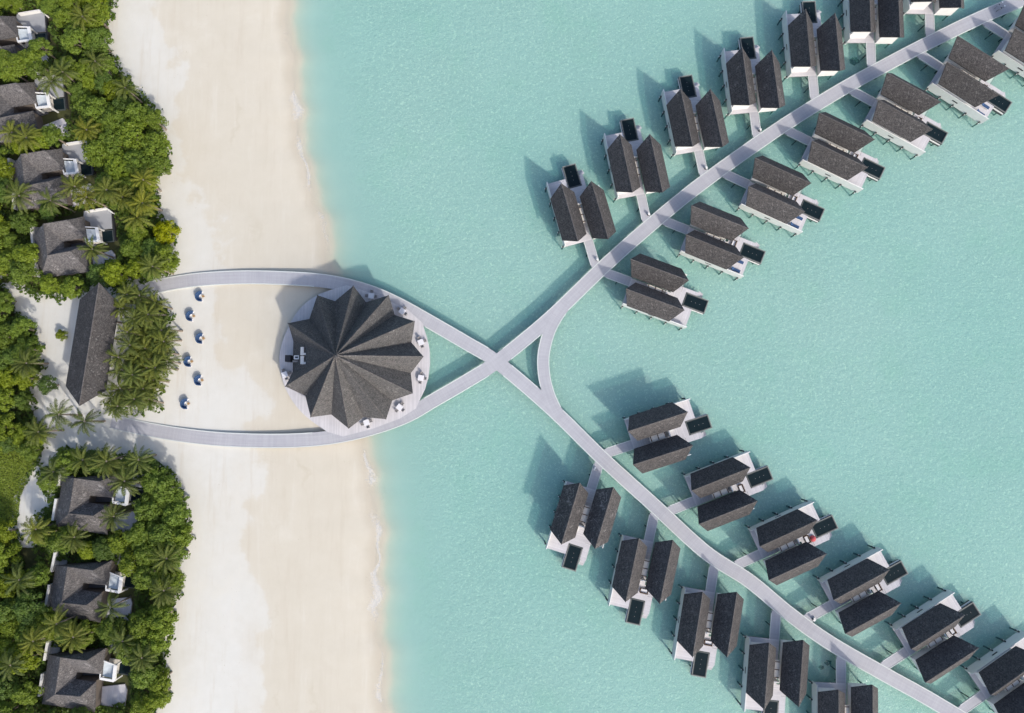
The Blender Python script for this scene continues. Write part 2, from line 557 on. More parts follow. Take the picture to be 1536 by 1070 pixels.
def veg_mask(x, y):
    if x > -58: return 0.0
    n_ = 0
    for dx, dy in ((0, 0), (1.3, 0), (-1.3, 0), (0, 1.3), (0, -1.3)):
        if x < -108 or any(inside(x + dx, y + dy, q) for q in VEGW): n_ += 1
    return 1.0 if n_ == 5 else 0.0


xs = axis(-118, 118, 1.0, 1500)
ys = axis(-78, 92, 1.0, 1500)
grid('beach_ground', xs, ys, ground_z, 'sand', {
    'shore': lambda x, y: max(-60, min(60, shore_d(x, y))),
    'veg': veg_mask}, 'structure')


def sea_mesh():
    offs = [-3 + 0.75 * i for i in range(24)] + [16 + 4 * i for i in range(35)] + [170, 230, 350, 600, 1000, 1800]
    verts, faces, dep = [], [], []
    for y in ys:
        sx = shore_x(y)
        for k in offs:
            verts.append((sx + k, y, 0.0))
            dep.append(max(0.0, -ground_z(sx + k, y)))
    n = len(offs)
    for j in range(len(ys) - 1):
        for i in range(n - 1):
            faces.append((j * n + i, j * n + i + 1, (j + 1) * n + i + 1, (j + 1) * n + i))
    me = bpy.data.meshes.new('sea_water')
    me.from_pydata(verts, [], faces)
    me.materials.append(M['water'])
    at = me.attributes.new('depth', 'FLOAT', 'POINT')
    at.data.foreach_set('value', dep)
    me.update()
    o = bpy.data.objects.new('sea_water', me)
    col.objects.link(o)
    o['kind'] = 'structure'


sea_mesh()


def foam_mesh():
    verts, faces, edge = [], [], []
    segs = [((438, 128), (450, 188), 2.0, 0.9), ((455, 190), (475, 300), 2.6, 0.8), ((546, 664), (556, 740), 2.6, 0.9), ((560, 740), (576, 960), 2.0, 0.95), ((432, 20), (438, 80), 1.4, 0.45), ((574, 960), (582, 1075), 1.6, 0.75), ((480, 300), (502, 395), 1.3, 0.6)]
    for a, b, w, am in segs:
        ya, yb = P(*a).y, P(*b).y
        n = int(abs(ya - yb) / 0.5) + 2
        base = len(verts)
        for i in range(n):
            t = i / (n - 1)
            y = ya + (yb - ya) * t
            x = shore_x(y) + (shore_d(shore_x(y), y)) * 1.0 + 0.35 * math.sin(y * 0.4) + 0.25 * math.sin(y * 0.93 + 2) + 0.3
            ww = w * (0.6 + 0.4 * math.sin(y * 0.33 + 1))
            for k, q in enumerate((-1.0, -0.5, 0.0, 0.5, 1.0)):
                xx = x + q * ww * 1.3
                verts.append((xx, y, max(0.012, ground_z(xx, y) + 0.012)))
                edge.append(am * max(0, (1 - abs(q))) * min(1, 4 * t, 4 * (1 - t)))
        for i in range(n - 1):
            for k in range(4):
                faces.append((base + i * 5 + k, base + i * 5 + k + 1, base + (i + 1) * 5 + k + 1, base + (i + 1) * 5 + k))
    me = bpy.data.meshes.new('foam')
    me.from_pydata(verts, [], faces)
    me.materials.append(M['foam'])
    me.attributes.new('edge', 'FLOAT', 'POINT').data.foreach_set('value', edge)
    me.update()
    o = bpy.data.objects.new('foam', me)
    col.objects.link(o)
    tag(o, 'thin white foam washing along the sandy waterline', 'foam', kind='stuff')


foam_mesh()

# ------------------------------------------------------------------ jetty
DZ = 1.30


def ribbon(name, pts, width, dz, parent, thick=0.24):
    """pts: world points (Vector with deck height in z)"""
    c = catmull(pts, 1.0)
    me = bpy.data.meshes.new(name)
    verts, faces, uvs = [], [], []
    run = 0.0
    prof = lambda w: [(-w / 2, 0.0), (-w / 2 + 0.16, 0.0), (w / 2 - 0.16, 0.0), (w / 2, 0.0), (w / 2, -thick), (-w / 2, -thick)]
    for i, p in enumerate(c):
        d = (c[min(i + 1, len(c) - 1)] - c[max(i - 1, 0)]); d.z = 0; d.normalize()
        nrm = Vector((-d.y, d.x, 0))
        w = width(i / (len(c) - 1)) if callable(width) else width
        if i: run += (p - c[i - 1]).length
        for a, b in prof(w):
            q = p + nrm * a
            verts.append((q.x, q.y, p.z + dz + b))
            uvs.append((a, run))
    n = 6
    for i in range(len(c) - 1):
        for k in range(n):
            k2 = (k + 1) % n
            faces.append((i * n + k, (i + 1) * n + k, (i + 1) * n + k2, i * n + k2))
    e = (len(c) - 1) * n
    faces.append((0, 1, 2, 3, 4, 5)); faces.append(tuple(e + k for k in (5, 4, 3, 2, 1, 0)))
    me.from_pydata(verts, [], faces)
    bm = bmesh.new(); bm.from_mesh(me)
    bmesh.ops.recalc_face_normals(bm, faces=bm.faces[:])
    bm.to_mesh(me); bm.free()
    ul = me.uv_layers.new(name='UVMap')
    for lp in me.loops:
        ul.data[lp.index].uv = uvs[lp.vertex_index]
    me.materials.append(M['planks'])
    me.update()
    o = bpy.data.objects.new(name, me)
    col.objects.link(o)
    o.parent = parent
    return o, c


def edge_beam(c, width, side, parent, dz):
    """pale kerb plank along one edge of a walkway"""
    mb = MB()
    for i, p in enumerate(c):
        d = (c[min(i + 1, len(c) - 1)] - c[max(i - 1, 0)]); d.z = 0; d.normalize()
        nrm = Vector((-d.y, d.x, 0)) * side
        w = width(i / (len(c) - 1)) if callable(width) else width
        for a, z in ((w / 2 - 0.13, 0.035), (w / 2 + 0.05, 0.035), (w / 2 + 0.05, -0.30), (w / 2 - 0.13, -0.06)):
            q = p + nrm * a
            mb.v.append((q.x, q.y, p.z + dz + z))
    for i in range(len(c) - 1):
        for k in range(4):
            k2 = (k + 1) % 4
            f = (i * 4 + k, i * 4 + k2, (i + 1) * 4 + k2, (i + 1) * 4 + k)
            mb.f.append(f if side > 0 else f[::-1])
    return mb


def deckz(px):           # the walk rises from the sand to the deck
    return min(DZ, 0.70 + max(0, (px - 215)) / 270 * 0.6)


R1 = [(205, 441), (228, 432), (265, 424), (310, 418.5), (370, 416), (430, 417.5), (480, 421), (520, 428), (560, 440), (600, 458), (650, 486), (700, 515), (745, 543), (826, 612), (906, 690), (982, 759), (1059, 829), (1124, 871.5), (1184, 921), (1245, 964.5), (1324, 1010), (1402, 1053.5), (1520, 1125)]
R2 = [(167, 632.5), (178, 635), (215, 643), (270, 652.5), (330, 659), (400, 661.5), (460, 660), (510, 654), (560, 642), (610, 624), (650, 601), (700, 572), (745, 543), (823, 479), (901, 404.5), (968, 344.5), (1038, 286.5), (1108, 235), (1179, 186), (1258, 137), (1338.5, 92.5), (1409.5, 56), (1480.5, 22.4), (1610, -32)]
R3 = [(852, 452), (836, 474), (824, 497), (816, 527), (815, 551), (819, 578), (829, 606), (842, 628)]
W_MAIN = 2.62
jetty = tag(empty('jetty', P(745, 543, 0)), 'long grey plank jetty looping out from the beach and forking between the water villas', 'jetty')
JL = jetty.location.copy()


def loc_pts(q):
    return [P(a, b, deckz(a)) - JL for a, b in q]


walk_c = []
LINES = [([p + JL for p in catmull(loc_pts(q), 1.0)], w) for q, w in ((R1, W_MAIN), (R2, W_MAIN), (R3, 2.25))]
for qi, (q, w, dz) in enumerate(((R1, W_MAIN, 0.0), (R2, W_MAIN, 0.005), (R3, 2.25, 0.010))):
    o, c = ribbon('walkway', loc_pts(q), w, dz, jetty)
    walk_c.append(([p + JL for p in c], w))
    for s in (1, -1):
        # the kerb breaks where the walks meet
        run, runs = [], []
        for i, p in enumerate(c):
            d = (c[min(i + 1, len(c) - 1)] - c[max(i - 1, 0)]); d.z = 0; d.normalize()
            e = p + Vector((-d.y, d.x, 0)) * s * w / 2
            blocked = False
            for li, (cc, ww) in enumerate(LINES):
                if li != qi and min((Vector((e.x + JL.x, e.y + JL.y)) - k.xy).length for k in cc) < ww / 2 + 0.02:
                    blocked = True
            if q is not R3:
                wp = e + JL
                for (qa, qb) in ((745, 543),):
                    if (wp.xy - P(qa, qb, DZ).xy).length < (2.4 if qa == 745 else 3.4): blocked = True
                if -45 < wp.x < -17 and abs(wp.y - P(526, 537, DZ).y) < (W_MAIN + 13.6 - 1.0) and ((q is R1 and s < 0) or (q is R2 and s > 0)) and wp.x > P(486, 0, DZ).x:
                    blocked = True
            if blocked:
                if len(run) > 3: runs.append(run)
                run = []
            else:
                run.append(p)
        if len(run) > 3: runs.append(run)
        for r_ in runs:
            edge_beam(r_, w, s, jetty, dz).build('kerb', 'sea_wall', jetty)
# piles
pile_me = MB().cyl(0, 0, -1.9, 1.1, 0.15, n=8)
proto_pile = None
for (c, w) in walk_c:
    acc = 4.0
    for i in range(1, len(c)):
        acc += (c[i] - c[i - 1]).length
        if acc > 7.0 and c[i].z > 1.2 and c[i].x > -30 and abs(c[i].x) < 105:
            acc = 0
            d = (c[i] - c[i - 1]).normalized()
            nrm = Vector((-d.y, d.x, 0))
            for s in (1, -1):
                q = c[i] + nrm * s * (w / 2 - 0.35) - JL
                if proto_pile is None:
                    proto_pile = pile_me.build('pile', 'pile_wood', jetty)
                    o = proto_pile
                else:
                    o = proto_pile.copy(); col.objects.link(o); o.parent = jetty
                o.location = (q.x, q.y, 0)

# ------------------------------------------------------------------ pavilion
pav_c = P(526, 535, 5.0)
pav = tag(empty('pavilion', (pav_c.x, pav_c.y, 0)), 'round pavilion under a big dark star-shaped pleated roof on the beach edge', 'pavilion')
PC = Vector((pav_c.x, pav_c.y, 0))
lp = lambda a, b, z: P(a, b, z) - PC
plat = [(499, 434), (480, 441), (462, 452), (446, 468), (434, 488), (424, 512), (419, 535), (421, 556), (428, 582), (441, 605), (458, 624), (476, 638), (491, 648), (515, 655), (560, 643), (600, 628), (624, 613), (630, 599), (637, 585), (642.5, 566), (645, 546), (644.5, 525), (640, 505), (633, 484), (612, 465), (560, 441), (520, 428)]
cat = catmull([Vector((a, b, 0)) for a, b in plat[1:12]], 6)
outline = [plat[0]] + [(v.x, v.y) for v in cat] + plat[12:]
mb = MB().prism([tuple(lp(a, b, DZ).xy) for a, b in outline], DZ - 0.26, DZ + 0.014)
pf = mb.build('deck', 'deck_boards', pav)
TIP = [0, 30.7, 60.8, 90.5, 120.6, 152.5, 180, 203.5, 234, 265.7, 297.3, 328.5]
tips = [(635, 535), (622, 482), (583, 443), (530, 429), (476, 443), (432, 485), None, (428, 580), (466, 626), (523, 643), (579, 629), (619, 590)]
vals = [(617, 514), (592, 472.7), (549, 453.5), (502.5, 452), (464, 478.5), (440, 512), (439, 558), (458, 594), (497, 622), (545, 626), (588, 601), (616, 560)]
apex = lp(503, 533.5, 16.3)
faces = []
ZT, ZV = 5.7, 3.0
for i in range(12):
    vt = lp(*vals[i], ZV)
    vp = lp(*vals[i - 1], ZV)
    if tips[i] is None:
        vp2, vt2 = vp, vt
        midp = (vp + vt) / 2
        faces.append([apex, vt, vp])
    else:
        tp = lp(*tips[i], ZT)
        faces.append([apex, vp, tp]); faces.append([apex, tp, vt])
roof = MB().sheet(faces, 0.28).build('roof', 'pavilion_shingle', pav)
roof['weather'] = 0.0
for i in range(12):
    if tips[i] is None: continue
    tp = lp(*tips[i], ZT)
    MB().tube([apex + Vector((0, 0, 0.02)), tp + Vector((0, 0, 0.02))], [0.10, 0.10], 6).build('ridge_cap', 'old_shingle', roof)['weather'] = 0.0
MB().cyl(apex.x, apex.y, apex.z - 0.4, apex.z + 0.35, 0.5, 0.08, 12).build('finial', 'dark_metal', roof)
n = 36
mbw = MB()
ring = [(9.3 * math.cos(2 * math.pi * i / n), 9.3 * math.sin(2 * math.pi * i / n)) for i in range(n)]
mbw.prism(ring, DZ + 0.02, 4.2)
mbw.build('wall', 'glass_dark', pav)
for i in range(12):
    if tips[i] is None: continue
    tp = lp(*tips[i], ZT) * 0.86
    MB().cyl(tp.x, tp.y, DZ, 5.3, 0.16, 0.13).build('column', 'brown_wicker', pav)
# roof plant on the seaward-facing cut
def roofz(px, py):
    a, b, c = apex, lp(*vals[5], ZV), lp(*vals[6], ZV)
    for z in [3 + 0.05 * i for i in range(260)]:
        q = lp(px, py, z)
        nrm = (b - a).cross(c - a)
        zz = a.z - ((q.x - a.x) * nrm.x + (q.y - a.y) * nrm.y) / nrm.z
        if z >= zz: return q
    return lp(px, py, 6)
for (a, b, c, d, hh, nm, mt) in ((430.5, 533.5, 438.5, 543.5, 1.2, 'chimney', 'dark_metal'), (443.5, 534, 448.5, 539, 0.5, 'skylight', 'white_metal'), (441.5, 541.5, 449, 543, 0.3, 'duct', 'grey_wicker')):
    q0, q1 = roofz(a, b), roofz(c, d)
    z = (q0.z + q1.z) / 2
    o = MB().box(q0.x, q1.x, q0.y, q1.y, z - 0.6, z + hh).build(nm, mt, pav, 0.03)
    if nm == 'skylight':
        MB().box(q0.x + 0.2, q1.x - 0.2, q0.y - 0.2, q1.y + 0.2, z + hh - 0.02, z + hh + 0.03).build('pane', 'glass_dark', o)
for y0 in (521.5, 535):
    q0 = roofz(453.5, y0); q1 = roofz(456.5, y0 + 11.5)
    z = (q0.z + q1.z) / 2
    MB().prism([(q0.x, q0.y), (q0.x, q1.y), (q1.x + 0.45, q1.y), (q1.x + 0.45, q1.y + 0.4), (q1.x, q1.y + 0.4), (q1.x, q0.y)], z - 0.7, z + 0.75).build('vent', 'white_wall', pav, 0.03)
q = roofz(449, 531)

# pavilion tables and chairs
def make_table():
    r = empty('table')
    o = MB().box(-0.62, 0.62, -0.62, 0.62, 0.70, 0.75).build('tabletop', 'white_cloth', r, 0.02)
    MB().box(-0.63, 0.63, -0.63, 0.63, 0.42, 0.735).build('tablecloth', 'white_cloth', r, 0.015)
    MB().cyl(0, 0, 0.03, 0.7, 0.05).build('leg', 'dark_metal', r)
    MB().cyl(0, 0, 0.0, 0.04, 0.32, 0.28, 16).build('foot', 'dark_metal', r)
    return r


def make_chair():
    r = empty('chair')
    MB().box(-0.25, 0.25, -0.25, 0.25, 0.40, 0.47).build('seat', 'grey_wicker', r, 0.02)
    MB().box(-0.25, 0.25, 0.22, 0.29, 0.47, 0.88).build('backrest', 'grey_wicker', r, 0.02)
    for sx in (-1, 1):
        MB().box(sx * 0.25 - 0.03, sx * 0.25 + 0.03, -0.22, 0.24, 0.60, 0.65).build('armrest', 'grey_wicker', r)
        for sy in (-1, 1):
            MB().box(sx * 0.22 - 0.02, sx * 0.22 + 0.02, sy * 0.22 - 0.02, sy * 0.22 + 0.02, 0.0, 0.40).build('leg', 'dark_metal', r)
    return r


tnames = [((556.5, 444), 'at the topmost tip of the seaward deck'), ((603, 467), 'just below the topmost deck table'), ((631, 513.5), 'on the outer bulge, above the eastern roof tip'),
          ((631, 567), 'on the outer bulge, below the eastern roof tip'), ((599, 611), 'by the lower walkway bend'), ((549.5, 634), 'lowest on the deck, beside the lower walkway'), ((427, 562), 'on the sand-facing side under the roof edge')]
tproto, cproto = None, None
for (a, b), where in tnames:
    q = P(a, b, DZ + 0.75)
    ang = math.atan2(q.y - PC.y, q.x - PC.x)
    if tproto is None: tproto = make_table(); t_ = tproto
    else: t_ = copy_tree(tproto)
    t_.scale = (0.86, 0.86, 1); t_.location = (q.x, q.y, DZ + 0.014); t_.rotation_euler = (0, 0, ang + 0.15)
    tag(t_, 'square white-clothed table ' + where, 'table', 'white tables round the pavilion')
    for k, da in enumerate((0.8, -0.8, 2.4)):
        if cproto is None: cproto = make_chair(); c_ = cproto
        else: c_ = copy_tree(cproto)
        an = ang + 0.15 + {0: math.pi / 2, 1: -math.pi / 2, 2: math.pi if a < 500 else 0}[k] * 1.0
        cx, cy = q.x + 0.84 * math.cos(an), q.y + 0.84 * math.sin(an)
        c_.location = (cx, cy, DZ + 0.014); c_.rotation_euler = (0, 0, an - math.pi / 2)
        tag(c_, 'grey wicker chair at the white table ' + where, 'chair', 'chairs at the pavilion tables')

# ------------------------------------------------------------------ long hall
def prow_roof(ridge_h, eave_h, half_w, zr, ze, thick=0.22):
    a, b = (-ridge_h, 0, zr), (ridge_h, 0, zr)
    fs = [[a, b, (eave_h, half_w, ze), (-eave_h, half_w, ze)], [b, a, (-eave_h, -half_w, ze), (eave_h, -half_w, ze)]]
    return MB().sheet(fs, thick)


def gable_wall(x0, x1, hw, z0, ze, zr, y0=0.0):
    mb = MB()
    b = 0
    for x in (x0, x1):
        mb.v += [(x, y0 - hw, z0), (x, y0 + hw, z0), (x, y0 + hw, ze), (x, y0, zr), (x, y0 - hw, ze)]
    mb.f = [(0, 4, 3, 2, 1)[::-1][::-1], (5, 6, 7, 8, 9), (0, 1, 6, 5), (1, 2, 7, 6), (2, 3, 8, 7), (3, 4, 9, 8), (4, 0, 5, 9)]
    return mb


ra, rb = P(148.7, 424.5, 8.5), P(119, 609, 8.5)
cen = (ra + rb) / 2
ang = math.atan2(ra.y - rb.y, ra.x - rb.x)
hall = tag(empty('hall', (cen.x, cen.y, 0.5), ang), 'long narrow hall with a dark grey prow-gabled roof behind the palm grove', 'building')
hl = (ra - rb).length / 2
a_, b_, e_ = (-hl, 0, 8.0), (hl, 0, 8.0), hl - 3.2
rf = MB().sheet([[a_, b_, (e_, 4.9, 5.2), (-e_, 4.9, 5.2)], [b_, a_, (-e_, -2.6, 5.2), (e_, -2.6, 5.2)]], 0.22).build('roof', 'hall_shingle', hall)
rf['weather'] = 0.12
MB().tube([(-hl, 0, 8.02), (hl, 0, 8.02)], [0.12, 0.12], 6).build('ridge_cap', 'old_shingle', rf)['weather'] = 0.0
MB().box(-hl + 4, hl - 4, -2.2, 4.3, 0, 5.1).build('wall', 'white_wall', hall)
MB().box(-hl + 2.5, hl - 2.5, -2.9, 5.0, -0.1, 0.18).build('floor', 'stone_terrace', hall)
for s in (-1, 1):
    for k in range(6):
        x = -hl + 3.4 + k * (2 * hl - 6.8) / 5
        MB().cyl(x, 4.65 if s > 0 else -2.45, 0.18, 5.2, 0.12).build('column', 'brown_wicker', hall)

# ------------------------------------------------------------------ water villas
ZR, ZE = 6.8, 4.1
VILLAS = [
    # row, (outer ridge end), (inner ridge end)
    ('U', (841.8, 275.4), (867, 361.7)), ('U', (929.8, 201.4), (948.7, 288.4)), ('U', (1020.9, 133.9), (1039, 219)), ('U', (1113.3, 72), (1124.5, 156.6)),
    ('U', (1208.6, 15.3), (1216, 98)), ('U', (1303, -37), (1306.3, 45.8)), ('U', (1396, -82), (1398.3, 0.8)),
    ('L', (1027.3, 465.9), (938.5, 433.1)), ('L', (1115.4, 386.9), (1029, 352.1)), ('L', (1208, 318.2), (1122.5, 279.5)), ('L', (1301.5, 251.8), (1218.3, 211.6)),
    ('L', (1399.6, 194.8), (1317.4, 149.9)), ('L', (1498.3, 143), (1420.7, 93.4)), ('L', (1600, 92.5), (1522.7, 43)),
    ('A', (1031.7, 618.2), (942.3, 647.2)), ('A', (1126.1, 701.2), (1037.2, 736.4)), ('A', (1227.2, 779.9), (1139, 820.3)), ('A', (1335.7, 854), (1249.5, 901)),
    ('A', (1448.4, 921.7), (1366.1, 974.7)), ('A', (1564.8, 987), (1485.8, 1043.2)),
    ('B', (842, 817.2), (869.9, 724.5)), ('B', (938.3, 903.6), (958.6, 807.7)), ('B', (1038.8, 987.5), (1054.5, 887.2)), ('B', (1146.5, 1066), (1153.9, 963.5)), ('B', (1258, 1137), (1257.9, 1035.5)),
]
ORD = ['first', 'second', 'third', 'fourth', 'fifth', 'sixth', 'seventh', 'eighth', 'ninth', 'tenth', 'eleventh', 'twelfth', 'thirteenth', 'fourteenth', 'fifteenth', 'sixteenth', 'seventeenth', 'eighteenth', 'nineteenth', 'twentieth']
ROWTXT = {'U': 'on the upper side of upper jetty arm', 'L': 'on the lower side of upper jetty arm', 'A': 'on the upper side of lower jetty arm', 'B': 'on the lower side of lower jetty arm'}


def make_villa(s, v2):
    """s=+1: second roof on the starboard side looking out to sea; v2: spacing of the two roofs"""
    r = empty('water_villa')
    Y = lambda v: -v * s

    def bx(u0, u1, v0, v1, z0, z1):
        return MB().box(u0, u1, Y(v0), Y(v1), z0, z1)
    g = v2 - 2.4                    # where the gap to the second roof ends
    # main deck with the pool notch
    dk = [(-5.0, -1.8), (8.1, -1.8), (8.1, 1.95), (5.95, 1.95), (5.95, 4.8), (8.2, 4.8), (8.2, g + 2.3), (3.1, g + 2.3), (3.1, g + 0.4), (-5.0, g + 0.4)]
    MB().prism([(a, Y(b)) for a, b in dk], 1.08, 1.32).build('deck', 'deck_boards', r)
    # main house
    w = gable_wall(-4.1, 3.7, 1.72, 1.32, 4.35, 6.3).build('wall', 'white_wall', r)
    bx(3.7, 3.74, -1.35, 1.35, 1.4, 3.6).build('glass_door', 'glass_dark', r)
    rf = prow_roof(5.8, 4.25, 2.42, ZR, ZE).build('roof', 'shingle', r)
    MB().tube([(-5.8, 0, ZR), (5.8, 0, ZR)], [0.09, 0.09], 6).build('ridge_cap', 'old_shingle', rf)
    # second house (bathroom)
    w2 = gable_wall(-5.0, 2.2, 1.72, 0.95, 4.35, 6.3, Y(v2)).build('wall', 'white_wall', r)
    rf2 = prow_roof(5.8, 4.25, 2.42, ZR, ZE).build('roof', 'shingle', r)
    rf2.location = (-1.1, Y(v2), 0)
    MB().tube([(-5.8, 0, ZR), (5.8, 0, ZR)], [0.09, 0.09], 6).build('ridge_cap', 'old_shingle', rf2)
    bx(2.2, 2.24, v2 - 1.2, v2 + 1.2, 1.4, 3.4).build('window', 'glass_dark', r)
    # bathroom platform, rail, outdoor shower screen
    bx(2.4, 5.0, v2 - 1.3, v2 + 1.9, 0.85, 0.98).build('net_platform', 'net', r)
    bx(3.0, 4.75, v2 + 1.95, v2 + 2.07, 0.8, 2.9).build('screen', 'white_wall', r)
    MB().tube([(4.95, Y(v2 - 1.2), 1.75), (4.95, Y(v2 + 1.6), 1.75)], [0.035, 0.035], 5).build('rail', 'grey_wicker', r)
    # privacy wall along the open side
    sw = bx(-4.95, 8.08, -2.02, -1.81, 0.45, 2.65).build('side_wall', 'sea_wall', r)
    bx(-4.98, 8.1, -1.98, -1.85, 2.65, 2.69).build('coping', 'white_wall', sw)
    bx(0.4, 1.6, -2.05, -2.02, 1.6, 1.9).build('window_slit', 'dark_metal', sw)
    # covered passage between the roofs
    cr = bx(-1.9, 1.3, 2.46, g - 0.08, 3.25, 3.38).build('passage_roof', 'pale_wood', r)
    for k in range(3):
        bx(-1.7 + k * 1.4, -1.55 + k * 1.4, 2.5, g - 0.12, 3.38, 3.44).build('batten', 'brown_wicker', cr)
    bx(1.95, 2.15, 2.4, g + 0.1, 1.35, 3.3).build('screen', 'white_wall', r)
    bx(2.4, 3.3, 2.3, 2.9, 1.33, 1.8).build('cabinet', 'white_wall', r, 0.02)
    # plunge pool
    u0, u1, v0, v1 = 5.98, 10.65, 2.0, 4.75
    pm = MB()
    for (a, b, c, d) in ((u0, u1, v0, v0 + 0.26), (u0, u1, v1 - 0.26, v1), (u0, u0 + 0.26, v0 + 0.26, v1 - 0.26), (u1 - 0.26, u1, v0 + 0.26, v1 - 0.26)):
        pm.box(a, b, Y(c), Y(d), 0.1, 1.36)
    pm.box(u0 + 0.02, u1 - 0.02, Y(v0 + 0.02), Y(v1 - 0.02), 0.0, 0.1)
    pl = pm.build('pool', 'pool_stone', r)
    tm = MB()
    tm.box(u0 + 0.3, u1 - 0.02, Y(v1 - 0.12), Y(v1 - 0.02), 1.36, 1.39)
    tm.box(u1 - 0.14, u1 - 0.02, Y(v0 + 0.02), Y(v1 - 0.13), 1.36, 1.39)
    tm.box(u0 + 0.3, u1 - 0.15, Y(v0 + 0.02), Y(v0 + 0.1), 1.36, 1.39)
    tm.build('pool_edge', 'pool_trim', pl)
    bx(u0 + 0.26, u1 - 0.26, v0 + 0.26, v1 - 0.26, 0.12, 1.28).build('pool_water', 'pool_water', pl)
    for k in range(3):
        MB().cyl(7.5 + k * 0.85, Y(3.4), 1.281, 1.295, 0.06, 0.05, 8).build('water_jet', 'grey_wicker', pl)
    bx(8.15, 10.5, 1.84, 1.99, 0.75, 0.95).build('beam', 'white_wall', r)
    # steps down to the lagoon
    st = MB()
    for k in range(4):
        st.box(8.25 + k * 0.28, 8.53 + k * 0.28, Y(5.0), Y(5.9), 0.95 - k * 0.28, 1.03 - k * 0.28)
    st.build('stairs', 'deck_boards', r)
    # piles
    pr = None
    spots = [(u, -2.2) for u in (-4.7, -1.7, 1.3, 4.3, 7.5)] + [(u, v2 + 1.6) for u in (-4.6, -1.2, 2.0)] + [(u, 3.2) for u in (-4.7, 0.5)] + [(9.8, 2.4), (9.8, 4.4), (4.6, v2 + 1.6)]
    for (u, v) in spots:
        if pr is None:
            o = pr = MB().cyl(0, 0, -1.9, 1.0, 0.15, 0.15, 8).build('pile', 'pile_wood', r)
        else:
            o = pr.copy(); col.objects.link(o); o.parent = r
        o.location = (u, Y(v), 0)
    for u in (-4.7, -1.7, 1.3, 4.3, 7.5):
        bx(u - 0.06, u + 0.06, -2.5, -2.02, 0.62, 0.76).build('bracket', 'white_wall', r)
    return r


protos = {}
cnt = {}
bridge_no = 0
villa_list = []
WEATHER = {('B', 0): 0.55, ('U', 3): 0.40, ('U', 4): 0.18, ('B', 2): 0.22, ('B', 1): 0.12}


def ray_walk(o, d, walks):
    """first crossing of the ray o + t d with a walkway centreline"""
    best = None
    for c, w in walks:
        for a, b in zip(c, c[1:]):
            e = b.xy - a.xy
            den = d.x * e.y - d.y * e.x
            if abs(den) < 1e-6: continue
            t = ((a.x - o.x) * e.y - (a.y - o.y) * e.x) / den
            k = ((a.x - o.x) * d.y - (a.y - o.y) * d.x) / den
            if t > 0 and 0 <= k <= 1 and (best is None or t < best[0]):
                nrm = Vector((-e.y, e.x)).normalized()
                best = (t, (w / 2) / max(0.3, abs(d.dot(nrm))))
    return best


